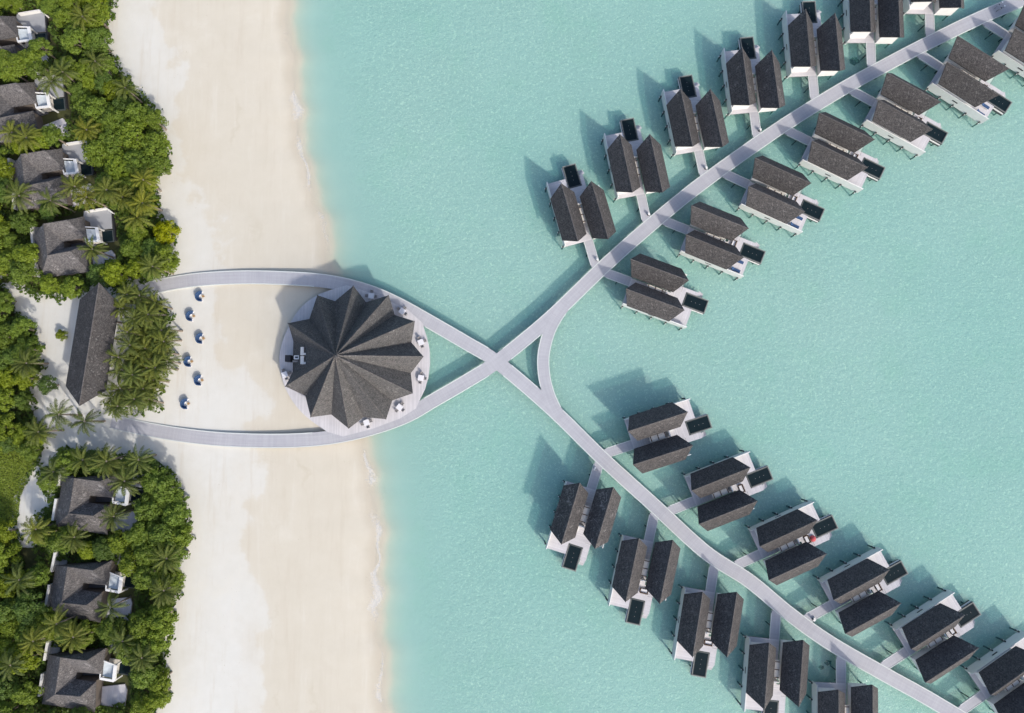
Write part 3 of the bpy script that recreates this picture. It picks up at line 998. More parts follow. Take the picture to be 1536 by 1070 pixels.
post_spots = {('U', 0), ('U', 1), ('U', 2), ('B', 0), ('A', 3), ('U', 3)}
lounger_proto = None
sofa_proto = None
post_proto = None
lounge_jobs, sofa_jobs = [], []
for row, po, pi in VILLAS:
    k = cnt.get(row, 0); cnt[row] = k + 1
    a, b = P(*po, ZR), P(*pi, ZR)
    c = (a + b) / 2
    d = (a - b); d.z = 0; d.normalize()
    ang = math.atan2(d.y, d.x)
    s = 1 if row in 'UA' else -1
    v2 = 5.6 if row in 'UL' else 6.05
    key = (s, v2)
    if key not in protos:
        protos[key] = make_villa(s, v2); vr = protos[key]
    else:
        vr = copy_tree(protos[key])
    vr.location = (c.x, c.y, 0); vr.rotation_euler = (0, 0, ang)
    for ch in vr.children:
        if ch.name.startswith('roof'):
            ch['weather'] = WEATHER.get((row, k), 0.02)
            for g_ in ch.children: g_['weather'] = 0.0
    who = ORD[k] + ' from the fork ' + ROWTXT[row]
    tag(vr, 'twin-roofed grey water villa, ' + who, 'villa', 'overwater villas on stilts along the jetty')
    mat = Matrix.Rotation(ang, 4, 'Z'); mat.translation = (c.x, c.y, 0)
    villa_list.append((row, k, vr, mat, s, v2))
    who = ORD[k] + {'U': ' on upper jetty arm, upper side', 'L': ' on upper jetty arm, lower side', 'A': ' on lower jetty arm, upper side', 'B': ' on lower jetty arm, lower side'}[row]
    # footbridge
    gv = (2.4 + v2 - 2.4) / 2 + 0.05
    st = mat @ Vector((-4.95, -gv * s, DZ))
    hit = ray_walk(st, -d.xy, walk_c[:2])
    ln = hit[0] - hit[1] + 0.25
    fb = empty('footbridge', (st.x, st.y, 0), ang + math.pi)
    tag(fb, 'grey plank footbridge to the water villa ' + who, 'footbridge', 'footbridges from the jetty to the water villas')
    fo, _ = ribbon('deck', [Vector((0.02, 0, DZ)), Vector((ln / 2, 0, DZ)), Vector((ln, 0, DZ))], 1.62, 0.012, fb, 0.2)
    for sd in (-1, 1):
        MB().box(0.05, ln - 0.5, sd * 0.87 - 0.06, sd * 0.87 + 0.06, DZ - 0.2, DZ + 0.05).build('kerb', 'sea_wall', fb)
    npl = max(1, int(ln / 4))
    for q in range(npl):
        for sd in (-1, 1):
            MB().cyl((q + 0.6) * ln / (npl + 0.3), sd * 0.8, -1.8, DZ - 0.2, 0.11, n=8).build('pile', 'pile_wood', fb)
    if (row, k) in post_spots:
        pq = mat @ Vector((-4.95 - ln + 1.1, (-gv * s) + (-0.55 if row in 'UA' else -0.55), DZ + 0.012))
        if post_proto is None:
            pt = post_proto = empty('light_post')
            MB().box(-0.14, 0.14, -0.14, 0.14, 0, 0.75).build('post', 'dark_metal', pt, 0.02)
            MB().box(-0.2, 0.2, -0.2, 0.2, 0.75, 0.86).build('cap', 'white_wall', pt, 0.02)
            MB().box(0.16, 0.5, -0.18, 0.18, 0.0, 0.35).build('planter', 'white_wall', pt, 0.03)
        else:
            pt = copy_tree(post_proto)
        pt.location = pq; pt.rotation_euler = (0, 0, ang)
        tag(pt, 'white-capped dark post on footbridge of villa ' + who, 'post', 'posts at the footbridge ends')
    if row == 'L' and k in (1, 2, 5): lounge_jobs.append((mat, s, who))
    if (row == 'L' and k in (1, 2, 3, 4, 5)) or (row == 'A' and k in (1, 2, 3, 4)) or (row == 'B' and k in (1, 2)):
        sofa_jobs.append((mat, s, v2, who, row, k))


def make_lounger():
    r = empty('sun_lounger')
    MB().box(-0.95, 0.95, -0.33, 0.33, 0.22, 0.30).build('frame', 'white_metal', r)
    MB().box(-0.95, 0.35, -0.31, 0.31, 0.30, 0.40).build('mattress', 'blue_fabric', r, 0.03)
    o = MB().box(0, 0.7, -0.31, 0.31, 0, 0.1).build('backrest', 'blue_fabric', r, 0.03)
    o.location = (0.36, 0, 0.31); o.rotation_euler = (0, R(-32), 0)
    for a in (-0.85, 0.8):
        for b in (-0.28, 0.28):
            MB().box(a - 0.03, a + 0.03, b - 0.03, b + 0.03, 0, 0.22).build('leg', 'white_metal', r)
    return r


for mat, s, who in lounge_jobs:
    for v, w in ((-1.1, 'by the side wall'), (0.75, 'by the pool')):
        if lounger_proto is None: lo = lounger_proto = make_lounger()
        else: lo = copy_tree(lounger_proto)
        lo.location = mat @ Vector((6.4, -v * s, 1.32))
        lo.rotation_euler = (0, 0, mat.to_euler().z + math.pi)
        tag(lo, 'blue sun lounger %s, villa %s' % (w, who), 'sun lounger', 'blue sun loungers on villa terraces')
for mat, s, v2, who, row, k in sofa_jobs:
    if sofa_proto is None:
        so = sofa_proto = empty('sofa')
        MB().box(-0.75, 0.75, -0.4, 0.4, 0.0, 0.4).build('base', 'brown_wicker', so, 0.03)
        MB().box(-0.75, 0.75, 0.26, 0.42, 0.4, 0.8).build('backrest', 'brown_wicker', so, 0.03)
        MB().box(-0.62, 0.62, -0.38, 0.24, 0.4, 0.5).build('cushion', 'white_cloth', so, 0.03)
        for e in (-1, 1): MB().box(e * 0.69 - 0.07, e * 0.69 + 0.07, -0.4, 0.25, 0.4, 0.6).build('armrest', 'brown_wicker', so, 0.02)
    else:
        so = copy_tree(sofa_proto)
    so.location = mat @ Vector((4.2, -(v2 - 2.0) * s, 1.32)); so.rotation_euler = (0, 0, mat.to_euler().z + math.pi / 2 * -1 + (0.0))
    tag(so, 'brown wicker sofa on the terrace of villa ' + who, 'sofa', 'wicker sofas on villa terraces')
    if (row, k) == ('A', 2):
        bb = empty('beanbag')
        bb.location = mat @ Vector((5.3, -(v2 - 1.6) * s, 1.32))
        mbb = MB()
        mbb.tube([(0, 0, 0), (0, 0, 0.12), (0.02, 0, 0.35), (0.08, 0, 0.55), (0.15, 0, 0.66)], [0.5, 0.62, 0.55, 0.33, 0.1], 14)
        mbb.build('cushion', 'red_fabric', bb, smooth=True)
        MB().tube([(0.15, 0, 0.64), (0.22, 0, 0.72)], [0.05, 0.03], 6).build('handle', 'red_fabric', bb)
        tag(bb, 'red beanbag by the pool of villa ' + who, 'beanbag')

# bicycles parked where a footbridge leaves the walk, top corner
def make_bicycle():
    r = empty('bicycle')
    for x in (-0.52, 0.52):
        pts = [(x + 0.33 * math.cos(t * math.pi / 9), 0, 0.34 + 0.33 * math.sin(t * math.pi / 9)) for t in range(19)]
        w = MB().tube(pts, 0.03, 6).build('wheel', 'dark_metal', r)
    f = MB()
    for a, b in (((-0.52, 0, 0.34), (-0.1, 0, 0.8)), ((-0.1, 0, 0.8), (0.38, 0, 0.84)), ((-0.05, 0, 0.34), (0.38, 0, 0.84)), ((-0.52, 0, 0.34), (-0.05, 0, 0.34)), ((-0.05, 0, 0.34), (-0.16, 0, 0.92)), ((0.52, 0, 0.34), (0.36, 0, 1.0))):
        f.tube([a, b], 0.028, 6)
    f.build('frame', 'white_metal', r)
    MB().tube([(0.30, -0.3, 1.02), (0.38, 0, 1.0), (0.30, 0.3, 1.02)], 0.022, 6).build('handlebar', 'dark_metal', r)
    MB().box(-0.30, -0.02, -0.08, 0.08, 0.92, 0.98).build('saddle', 'dark_metal', r, 0.02)
    MB().box(0.46, 0.78, -0.17, 0.17, 0.78, 1.0).build('basket', 'white_metal', r, 0.02)
    return r


b1 = make_bicycle(); b1.location = P(1495, 10.5, DZ) + Vector((0, 0, 0.012)); b1.rotation_euler = (0, 0, R(38))
tag(b1, 'white framed bicycle parked at the jetty kerb in the top corner, nearer the footbridge', 'bicycle', 'bicycles parked on the jetty')
b2 = copy_tree(b1); b2.location = P(1498, 15.5, DZ) + Vector((0, 0, 0.012)); b2.rotation_euler = (0, 0, R(30))
tag(b2, 'white framed bicycle parked mid-walk on the jetty in the top corner', 'bicycle', 'bicycles parked on the jetty')

# coral heads on the seabed
rk = 0
for (px, py, rr, txt) in ((1242, 994, 0.55, 'dark coral head, larger of two between lower-arm villas'), (1232, 1001, 0.45, 'dark coral head, smaller of two between lower-arm villas'), (1281, 92, 0.9, 'dark mottled coral patch beside the upper jetty arm')):
    q = P(px, py, -1.3)
    bm = bmesh.new()
    bmesh.ops.create_icosphere(bm, subdivisions=3, radius=1.0)
    rnd = random.Random(int(px))
    ph = [rnd.uniform(0, 6) for _ in range(6)]
    for v in bm.verts:
        f = 1 + 0.25 * math.sin(5 * v.co.x + ph[0]) * math.sin(4 * v.co.y + ph[1]) + 0.2 * math.sin(7 * v.co.z + ph[2] + 3 * v.co.x)
        v.co = Vector((v.co.x * rr * f, v.co.y * rr * f * 0.8, v.co.z * rr * 0.55 * f))
    me = bpy.data.meshes.new('coral_head'); bm.to_mesh(me); bm.free()
    me.materials.append(M['coral_rock'])
    o = bpy.data.objects.new('coral_head', me); col.objects.link(o)
    o.location = (q.x, q.y, ground_z(q.x, q.y) + 0.05)
    tag(o, txt, 'coral', 'coral heads on the seabed')

# ------------------------------------------------------------------ daybeds on the sand
def make_daybed():
    r = empty('daybed')

    def arc(r0, r1, z0, z1, a0=R(68), a1=R(292), n=26):
        out = [(r1 * math.cos(a0 + (a1 - a0) * i / n), r1 * math.sin(a0 + (a1 - a0) * i / n)) for i in range(n + 1)]
        inn = [(r0 * math.cos(a0 + (a1 - a0) * i / n), r0 * math.sin(a0 + (a1 - a0) * i / n)) for i in range(n + 1)]
        return MB().prism(out + inn[::-1], z0, z1)
    arc(0.52, 1.12, 0.0, 0.28, R(80), R(280)).build('base', 'white_cloth', r)
    arc(0.50, 1.06, 0.28, 0.46, R(82), R(278)).build('cushion', 'blue_fabric', r, 0.02)
    arc(0.93, 1.14, 0.46, 0.92, R(76), R(284)).build('backrest', 'blue_fabric', r, 0.02)
    return r


def make_stool():
    r = empty('side_table')
    MB().cyl(0, 0, 0.36, 0.42, 0.26, 0.26, 16).build('tabletop', 'table_wood', r)
    for k in range(3):
        a = k * 2.094
        MB().cyl(0.18 * math.cos(a), 0.18 * math.sin(a), 0, 0.36, 0.03, n=6).build('leg', 'table_wood', r)
    return r


beds = [((303, 445.5), 0.05, 'topmost, just under the upper walkway'), ((289, 475), -0.05, 'second from the upper walkway'), ((303.5, 508.5), 0.0, 'third from the upper walkway'), ((286, 543), 0.1, 'fourth from the upper walkway'), ((301.5, 571), 0.05, 'fifth from the upper walkway'), ((281, 606), 0.0, 'lowest, near the lower walkway')]
dp, sp = None, None
for (a, b), rz, w in beds:
    q = P(a, b, 0.6)
    if dp is None: dp = make_daybed(); o = dp
    else: o = copy_tree(dp)
    z = ground_z(q.x, q.y)
    o.location = (q.x, q.y, z); o.rotation_euler = (0, 0, rz); o.scale = (0.9, 0.9, 0.95)
    tag(o, 'blue crescent daybed on the sand, ' + w, 'daybed', 'blue crescent daybeds on the beach')
    if sp is None: sp = make_stool(); t_ = sp
    else: t_ = copy_tree(sp)
    t_.location = (q.x + 0.28 + 0.1 * math.cos(rz), q.y + 0.05, z)
    tag(t_, 'small round wooden table in the daybed ' + w, 'side table', 'side tables in the daybeds')
q = P(243.5, 461, 0.6)
o = copy_tree(dp); o.location = (q.x, q.y, ground_z(q.x, q.y)); o.rotation_euler = (0, 0, 0.6)
for ch in o.children:
    ch.data = ch.data.copy(); ch.data.materials[0] = M['navy_fabric']
tag(o, 'dark navy round daybed half hidden under the palm grove edge', 'daybed', 'blue crescent daybeds on the beach')

# ------------------------------------------------------------------ beach villas
def frame(r2, r3, zr=6.0):
    a, b = P(*r2, zr), P(*r3, zr)
    m = (a + b) / 2
    n = a - b; n.z = 0
    L = n.length
    n.normalize()
    return m, n, L


m7, n7, L7 = frame((91.5, 986), (83.2, 1041.3))
m4, n4, L4 = frame((69.8, 336.2), (75.8, 383.6))


def to_local(px, py, z, m, n, L):
    q = P(px, py, z) - m
    e = Vector((n.y, -n.x, 0))
    k = L7 / L
    return Vector((q.dot(e) * k, q.dot(n) * k, z))


T7 = lambda a, b, z: to_local(a, b, z, m7, n7, L7)
T4 = lambda a, b, z: to_local(a, b, z, m4, n4, L4)


def make_beach_villa(upper):
    r = empty('beach_villa')
    ze, zr, zc = 3.1, 6.0, 3.5
    NW, NE, CNE, CNW = T7(73.2, 981.6, ze), T7(159, 972.2, ze), T7(153, 1011, zc), T7(115.3, 1008.1, zc)
    CSW, CSE, SE, SW = T7(113.6, 1018.7, zc), T7(144.1, 1023, zc), T7(142.4, 1067.9, ze), T7(63.3, 1055.7, ze)
    R1_, R2_, R3_, R4_ = T7(130.2, 991, zr), T7(91.5, 986, zr), T7(83.2, 1041.3, zr), T7(120.8, 1044.7, zr)
    fs = [[NW, NE, R1_, R2_], [SW, NW, R2_, R3_], [SE, SW, R3_, R4_], [NE, CNE, R1_], [R2_, R1_, CNE, CNW], [R3_, R2_, CNW, CSW], [R4_, R3_, CSW, CSE], [CSE, SE, R4_]]
    rf = MB().sheet(fs, 0.22).build('roof', 'old_shingle', r)
    rf['weather'] = 0.3
    MB().tube([R1_, R2_, R3_, R4_], 0.1, 6).build('ridge_cap', 'old_shingle', rf)['weather'] = 0.0
    sh = lambda p, k=0.93: (p.x * k + 0.2, p.y * k)
    ins = [NW, NE, CNE, CNW, CSW, CSE, SE, SW]
    cx = sum(p.x for p in ins) / 8; cy = sum(p.y for p in ins) / 8
    wl = [((p.x - cx) * 0.92 + cx, (p.y - cy) * 0.92 + cy) for p in (NW, NE, CNE)] + [(CNW.x - 0.3, CNW.y + 0.35), (CSW.x - 0.3, CSW.y - 0.35)] + [((p.x - cx) * 0.92 + cx, (p.y - cy) * 0.92 + cy) for p in (CSE, SE, SW)]
    MB().prism(wl, 0.4, 3.02).build('wall', 'timber_wall', r)
    # courtyard floor
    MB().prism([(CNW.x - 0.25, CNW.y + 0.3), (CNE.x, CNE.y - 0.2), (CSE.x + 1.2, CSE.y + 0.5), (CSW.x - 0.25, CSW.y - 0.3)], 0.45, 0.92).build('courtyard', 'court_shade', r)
    # garden walls on the inland side
    for a, b in (((97.3, 697), (91, 729.7)), ((88, 748.7), (83, 781.4))):
        m5, n5, L5 = frame((112.3, 717.3), (103.8, 770.3))
        p, q = to_local(*a, 2.2, m5, n5, L5), to_local(*b, 2.2, m5, n5, L5)
        MB().prism([(p.x - 0.72, p.y), (p.x - 0.28, p.y), (q.x - 0.28, q.y), (q.x - 0.72, q.y)], 0.3, 2.2).build('garden_wall', 'white_wall', r)
        MB().prism([(p.x - 0.26, p.y), (p.x + 1.2, p.y), (q.x + 1.2, q.y), (q.x - 0.26, q.y)], 0.35, 0.75).build('bathroom_floor', 'stone_terrace', r)
    # canopy over the day lounge (white frame, cloth inside)
    c1, c2, c3, c4 = T4(127.5, 340.5, 3.3), T4(149, 341.5, 3.3), T4(152.5, 361.5, 3.3), T4(133, 363.5, 3.3)
    cn = empty('canopy')
    cn.parent = r
    def beam(p, q, w, nm, z0=3.05, z1=3.35):
        d = (q - p); d.z = 0; L = d.length; d.normalize(); nn = Vector((-d.y, d.x, 0)) * w / 2
        return MB().prism([tuple((p + nn).xy), tuple((q + nn).xy), tuple((q - nn).xy), tuple((p - nn).xy)], z0, z1).build(nm, 'white_wall', cn)
    beam(c1, c2, 0.18, 'beam', 3.06, 3.30); beam(c2, c3, 0.62, 'beam'); beam(c3, c4, 0.42, 'beam', 3.07, 3.34); beam(c4, c1, 0.18, 'beam', 3.08, 3.31)
    for p in (c1, c2, c3, c4):
        MB().box(p.x - 0.12, p.x + 0.12, p.y - 0.12, p.y + 0.12, 0.6, 3.05).build('post', 'white_wall', cn)
    # sagging cloth
    mc = MB(); N = 8
    for i in range(N + 1):
        for j in range(N + 1):
            a, b = i / N, j / N
            p = (c1 * (1 - a) + c2 * a) * (1 - b) + (c4 * (1 - a) + c3 * a) * b
            z = 2.9 - 0.5 * math.sin(math.pi * a) * math.sin(math.pi * b) + 0.06 * math.sin(a * 19 + b * 7)
            ctr = (c1 + c2 + c3 + c4) / 4
            p = ctr + (p - ctr) * 0.80
            mc.v.append((p.x, p.y, z))
    mc.f = [(i * (N + 1) + j, (i + 1) * (N + 1) + j, (i + 1) * (N + 1) + j + 1, i * (N + 1) + j + 1) for i in range(N) for j in range(N)]
    mc.build('cloth', 'canopy_cloth', cn, smooth=True)
    bx_ = (c1 + c3) / 2
    MB().box(bx_.x - 1.5, bx_.x + 0.9, bx_.y - 1.3, bx_.y + 1.2, 0.6, 0.93).build('platform', 'pale_wood', cn)
    # pool
    pm = [T4(153.5, 348, 0.9), T4(172.5, 346, 0.9), T4(174, 362, 0.9), T4(155.5, 364, 0.9)]
    pc = sum(pm, Vector()) / 4
    MB().prism([tuple((pc + (p - pc) * 1.12).xy) for p in pm], 0.2, 0.86).build('pool', 'pool_stone', r)
    MB().prism([tuple((pc + (p - pc) * 0.96).xy) for p in pm], 0.5, 0.875).build('pool_water', 'pool_water', bpy.data.objects[r.name].children[-1])
    # terraces
    t1 = [T4(130, 317, 0.85), T4(160, 312, 0.85), T4(171, 318, 0.85), T4(172, 343, 0.85), T4(153, 345, 0.85), T4(152, 340, 0.85), T4(128, 339, 0.85)]
    MB().prism([tuple(p.xy) for p in t1], 0.3, 0.80).build('terrace', 'stone_terrace', r)
    t2 = [T7(147.4, 1030.8, 0.85), T7(187.2, 1026.4, 0.85), T7(190.6, 1035, 0.85), T7(187, 1062, 0.85), T7(147.4, 1057.4, 0.85)]
    MB().prism([tuple(p.xy) for p in t2], 0.3, 0.81).build('terrace', 'deck_boards', r)
    if upper:
        g = [T4(129.5, 316, 2.2), T4(160.5, 311, 2.2), T4(170.5, 318.5, 2.2)]
        for p, q in zip(g, g[1:]):
            d = (q - p).normalized(); nn = Vector((-d.y, d.x, 0)) * 0.13
            MB().prism([tuple((p + nn).xy), tuple((q + nn).xy), tuple((q - nn).xy), tuple((p - nn).xy)], 0.3, 1.6 if p is g[0] else 1.59).build('garden_wall', 'white_wall', r)
        p, q = T4(172.5, 318, 1.2), T4(177, 361, 1.2)
        MB().prism([(p.x - 0.08, p.y), (p.x + 0.08, p.y), (q.x + 0.08, q.y), (q.x - 0.08, q.y)], 0.3, 1.3).build('fence', 'dark_metal', r)
    return r


BV = [((-39, 30), (-33, 77), 'topmost beach villa'), ((-11, 131), (-5, 178.5), 'second beach villa from top'), ((32, 232), (38, 279.5), 'third beach villa from top'), ((65.8, 336.2), (71.8, 383.6), 'fourth beach villa from top'),
      ((112.3, 717.3), (103.8, 770.3), 'third beach villa from bottom'), ((102, 850.2), (93, 904), 'second beach villa from bottom'), ((91.5, 986), (83.2, 1041.3), 'lowest beach villa')]
bvp = {}
blocks = []
ANCH = []
for i, (a, b, nm) in enumerate(BV):
    m, n_, L = frame(a, b)
    up = i < 4
    if up not in bvp: bvp[up] = make_beach_villa(up); o = bvp[up]
    else: o = copy_tree(bvp[up])
    k = L / L7
    o.location = (m.x, m.y, 0.1)
    o.rotation_euler = (0, 0, math.atan2(n_.y, n_.x) - math.pi / 2)
    o.scale = (k, k, 1)
    tag(o, nm + ', U-shaped grey shingle roof around a white canopy', 'villa', 'beach villas among the trees')
    for ch in o.children:
        if ch.name.startswith('roof'): ch['weather'] = (0.12, 0.2, 0.15, 0.22, 0.75, 0.5, 0.55)[i]
    rot = Matrix.Rotation(o.rotation_euler.z, 3, 'Z')
    pl = [(91.5, 979), (156, 975), (190, 1003), (190, 1060), (146, 1067), (54, 1060), (50, 1040), (61, 975)]
    poly = []
    vl = [T7(x, y, 3.0) for x, y in pl]
    if up: vl = [T4(x, y, 2.0) for x, y in ((50, 330), (72, 328), (126, 312), (160, 306), (176, 314), (183, 362), (178, 388), (150, 396), (120, 400), (80, 408), (56, 410))]
    for v in vl:
        w = rot @ Vector((v.x * k * 0.97, v.y * k * 0.97, 0))
        poly.append((w.x + m.x, w.y + m.y))
    blocks.append(poly)
    cx = sum(q[0] for q in poly) / len(poly); cy = sum(q[1] for q in poly) / len(poly)
    ANCH.append((Vector((cx, cy)), nm))
ANCH.append((cen.xy.copy(), 'long gabled hall'))
hd = (ra - rb).xy.normalized(); hn = Vector((-hd.y, hd.x))
blocks.append([tuple(cen.xy + hd * (hl - 1) * a + hn * 3.6 * b) for a, b in ((1, 1), (1, -1), (-1, -1), (-1, 1))])

blocks.append(PX([(35, 812), (53, 812), (57, 850), (39, 856)]))

# ------------------------------------------------------------------ plants
def leafy_mesh(name, quads, mat):
    v, f = [], []
    for q in quads:
        b = len(v)
        v += q
        f.append(tuple(range(b, b + len(q))))
    me = bpy.data.meshes.new(name)
    me.from_pydata([tuple(p) for p in v], [], f)
    me.materials.append(M[mat])
    me.update()
    return me


def leaf_quad(p, nrm, size, rnd, asp=0.62):
    nrm = nrm.normalized()
    a = nrm.cross(Vector((rnd.uniform(-1, 1), rnd.uniform(-1, 1), rnd.uniform(-1, 1))))
    if a.length < 1e-3: a = Vector((1, 0, 0))
    a.normalize()
    b = nrm.cross(a) * size * asp
    a = a * size
    return [p - a, p - a * 0.1 - b, p + a, p - a * 0.1 + b]


def broad_variant(i):
    rnd = random.Random(100 + i)
    RX = rnd.uniform(2.7, 3.2)
    hz = rnd.uniform(1.5, 2.3)
    lobes = []
    nl = rnd.randint(34, 44)
    for k in range(nl):
        a = k * 2.39996 + rnd.uniform(-0.4, 0.4)
        q = math.sqrt((k + 0.5) / nl) * rnd.uniform(0.88, 1.06)
        x, y = math.cos(a) * RX * q * 0.82, math.sin(a) * RX * q * 0.82
        z = hz * (1 - q * q) + rnd.uniform(-0.6, 0.5)
        lobes.append((Vector((x, y, z)), rnd.uniform(0.42, 0.85)))
    quads = []
    for c, r in lobes:
        for _ in range(int(190 * r * r + 30)):
            d = Vector((rnd.gauss(0, 1), rnd.gauss(0, 1), rnd.gauss(0.25, 1)))
            d.normalize()
            if d.z < -0.45: d.z = -d.z
            p = c + Vector((d.x * r, d.y * r, d.z * r * 0.8)) * rnd.uniform(0.72, 1.12)
            nn = d * 0.75 + Vector((rnd.gauss(0, 0.45), rnd.gauss(0, 0.45), 0.35 + rnd.gauss(0, 0.35)))
            quads.append(leaf_quad(p, nn, rnd.uniform(0.10, 0.21), rnd))
    return leafy_mesh('crown', quads, 'broad_leaf'), lobes


def trunk_for(lobes, h, rnd):
    mb = MB()
    mb.tube([(0, 0, -h), (0.08, 0.05, -h * 0.5), (0, 0, 0.2)], [0.26, 0.2, 0.13], 7)
    for c, r in rnd.sample(lobes, 5):
        mb.tube([(0.04, 0.03, -h * 0.4), tuple(c * 0.5 + Vector((0, 0, -0.3))), tuple(c)], [0.11, 0.08, 0.03], 5)
    me = bpy.data.meshes.new('trunk')
    me.from_pydata(mb.v, [], mb.f)
    me.materials.append(M['bark'])
    me.update()
    return me


def palm_variant(i):
    rnd = random.Random(300 + i)
    quads = []
    nf = rnd.randint(18, 25)
    for k in range(nf):
        az = k * 2.39996 + rnd.uniform(-0.25, 0.25)
        rise = (1 - k / nf) * 1.05 + rnd.uniform(-0.1, 0.15)      # inner fronds stand up, outer ones droop
        L = rnd.uniform(2.9, 3.7) * (0.72 + 0.28 * min(1, 2.2 * (k / nf) + 0.3))
        d = Vector((math.cos(az), math.sin(az), 0))
        side = Vector((-d.y, d.x, 0))
        N = 17
        pts = []
        el = rise
        p = Vector((0, 0, 0)) + d * 0.08
        for s in range(N + 1):
            pts.append(p.copy())
            p = p + (d * math.cos(el) + Vector((0, 0, 1)) * math.sin(el)) * (L / N)
            el -= (1.35 + 0.3 * rise) / N * (0.5 + 1.2 * s / N)
        tw = rnd.uniform(-0.25, 0.25)
        for s in range(1, N):
            t = s / N
            ax = (pts[s + 1] - pts[s - 1]).normalized() if s < N else d
            up = side.cross(ax) * -1
            if up.z < 0: up = -up
            ll = 0.66 * math.sin(math.pi * (0.12 + 0.86 * t)) ** 0.7 * rnd.uniform(0.85, 1.1)
            for sg in (-1, 1):
                o = (side * sg * 0.78 + ax * 0.75 - up * (0.55 + tw * sg)).normalized()
                o = (o + Vector((rnd.gauss(0, .08), rnd.gauss(0, .08), rnd.gauss(0, .08)))).normalized()
                w = ax * 0.058
                b = pts[s]
                tip = b + o * ll - Vector((0, 0, 0.12 * ll))
                mid = b + o * ll * 0.55
                quads.append([b - w, b + w, mid + w * 0.9, tip, mid - w * 0.9])
            # rachis
            wv = side * 0.03
            quads.append([pts[s] - wv + Vector((0, 0, .02)), pts[s] + wv + Vector((0, 0, .02)), pts[s + 1] + wv + Vector((0, 0, .02)), pts[s + 1] - wv + Vector((0, 0, .02))])
    return leafy_mesh('crown', quads, 'palm_leaf')


broad = [broad_variant(i) for i in range(8)]
btrunk = [trunk_for(l, 4.0, random.Random(i)) for i, (m_, l) in enumerate(broad)]
palms = [palm_variant(i) for i in range(6)]


def palm_trunk_mesh(i):
    rnd = random.Random(500 + i)
    lx, ly = rnd.uniform(-1, 1), rnd.uniform(-1, 1)
    mb = MB().tube([(lx, ly, -7.5), (lx * 0.75, ly * 0.75, -5.5), (lx * 0.4, ly * 0.4, -3), (lx * 0.1, ly * 0.1, -1), (0, 0, 0.1)], [0.24, 0.17, 0.14, 0.13, 0.16], 8)
    me = bpy.data.meshes.new('trunk'); me.from_pydata(mb.v, [], mb.f); me.materials.append(M['bark']); me.update()
    return me


ptrunk = [palm_trunk_mesh(i) for i in range(6)]
nut = None
plants = []     # (root, kind, tone, xy)


def add_broad(px, py, r, zc=None, tint=None, dark=False):
    rnd = random.Random(int(px * 131 + py * 7))
    i = rnd.randrange(8)
    sc = r / 3.0
    zc = zc if zc is not None else 2.3 + r * 0.55 + rnd.uniform(-0.3, 0.9)
    q = P(px, py, zc)
    root = empty('broadleaf_tree' if r > 1.5 else 'bush', (q.x, q.y, 0.5), rnd.uniform(0, 6.28))
    tn = tint if tint is not None else rnd.choice([-0.5, -0.25, 0, 0, 0.2, 0.35, 0.6])
    for nm, me in (('crown', broad[i][0]), ('trunk', btrunk[i])):
        o = bpy.data.objects.new(nm, me); col.objects.link(o); o.parent = root
        o.location = (0, 0, zc - 0.5)
        o.scale = (sc * rnd.uniform(0.92, 1.1), sc * rnd.uniform(0.92, 1.1), sc if nm == 'crown' else max(sc, (zc - 0.5) / 4.0))
        o['tint'] = tn
    if nm == 'trunk': pass
    plants.append((root, 'broad' if r > 1.5 else 'bush', tn, q.xy.copy(), r))
    return root


def add_palm(px, py, zc=None, sc=1.0, tint=None):
    rnd = random.Random(int(px * 17 + py * 113))
    i = rnd.randrange(6)
    zc = zc if zc is not None else rnd.uniform(6.2, 8.2)
    q = P(px, py, zc)
    root = empty('palm_tree', (q.x, q.y, 0.5), rnd.uniform(0, 6.28))
    tn = tint if tint is not None else rnd.choice([-0.3, -0.1, 0.1, 0.3, 0.5])
    for nm, me in (('crown', palms[i]), ('trunk', ptrunk[i])):
        o = bpy.data.objects.new(nm, me); col.objects.link(o); o.parent = root
        o.location = (0, 0, zc - 0.5)
        z_ = sc if nm == 'crown' else (zc - 0.5) / 7.5
        o.scale = (sc, sc, z_)
        o['tint'] = tn
    plants.append((root, 'palm', tn, q.xy.copy(), 3))
    return root


# palms read off the survey
for a, b, t_ in ((124, 25, 0.5), (143, 92, 0.1), (94, 108, 0.0), (188, 132, 0.1), (78, 123, 0.1), (130, 195, 0.9), (18, 199, 0.6), (40, 207, 0.6), (76, 301, 0.0), (130, 296, 0.9), (184, 296, 0.6), (215, 270, 0.9), (214, 305, 1.0), (206, 326, 0.6), (139, 374, 0.2), (229, 400, 0.2), (112, 280, 0.4), (29, 294, 0.1), (160, 285, 0.4),
                 (124, 690, 0.1), (160, 692, 0.2), (208, 690, -0.1), (187, 722, 0.0), (80, 708, -0.3), (171, 775, 0.0), (112, 806, 0.2), (54, 794, 0.6), (250, 838, 0.1),
                 (50, 962, 0.7), (110, 956, 0.6), (85, 936, 0.4), (184, 962, -0.1), (246, 886, 0.1), (213, 987, 0.0), (166, 911, -0.2), (16, 998, -0.2), (29, 870, -0.2),
                 (89, 622, -0.1), (127, 632, -0.2), (58, 648, 0.1), (40, 545, 0.1)):
    add_palm(a, b, None, random.uniform(0.9, 1.1) if b < 640 else random.uniform(0.92, 1.12), t_)
for a, b in ((800, 165), (705, 240), (850, 275), (730, 375), (845, 400), (925, 365), (680, 520), (790, 520), (925, 490), (760, 620), (880, 650), (690, 700), (855, 760), (675, 800), (770, 300), (830, 470), (640, 745), (890, 580), (940, 430), (745, 450), (700, 590), (820, 700), (730, 160), (960, 540), (770, 760), (840, 580), (890, 210)):
    add_palm(a / 3.82, 400 + b / 3.82, random.uniform(6.0, 8.0), random.uniform(0.80, 1.0), random.choice([0.0, 0.1, 0.3, 0.5]))
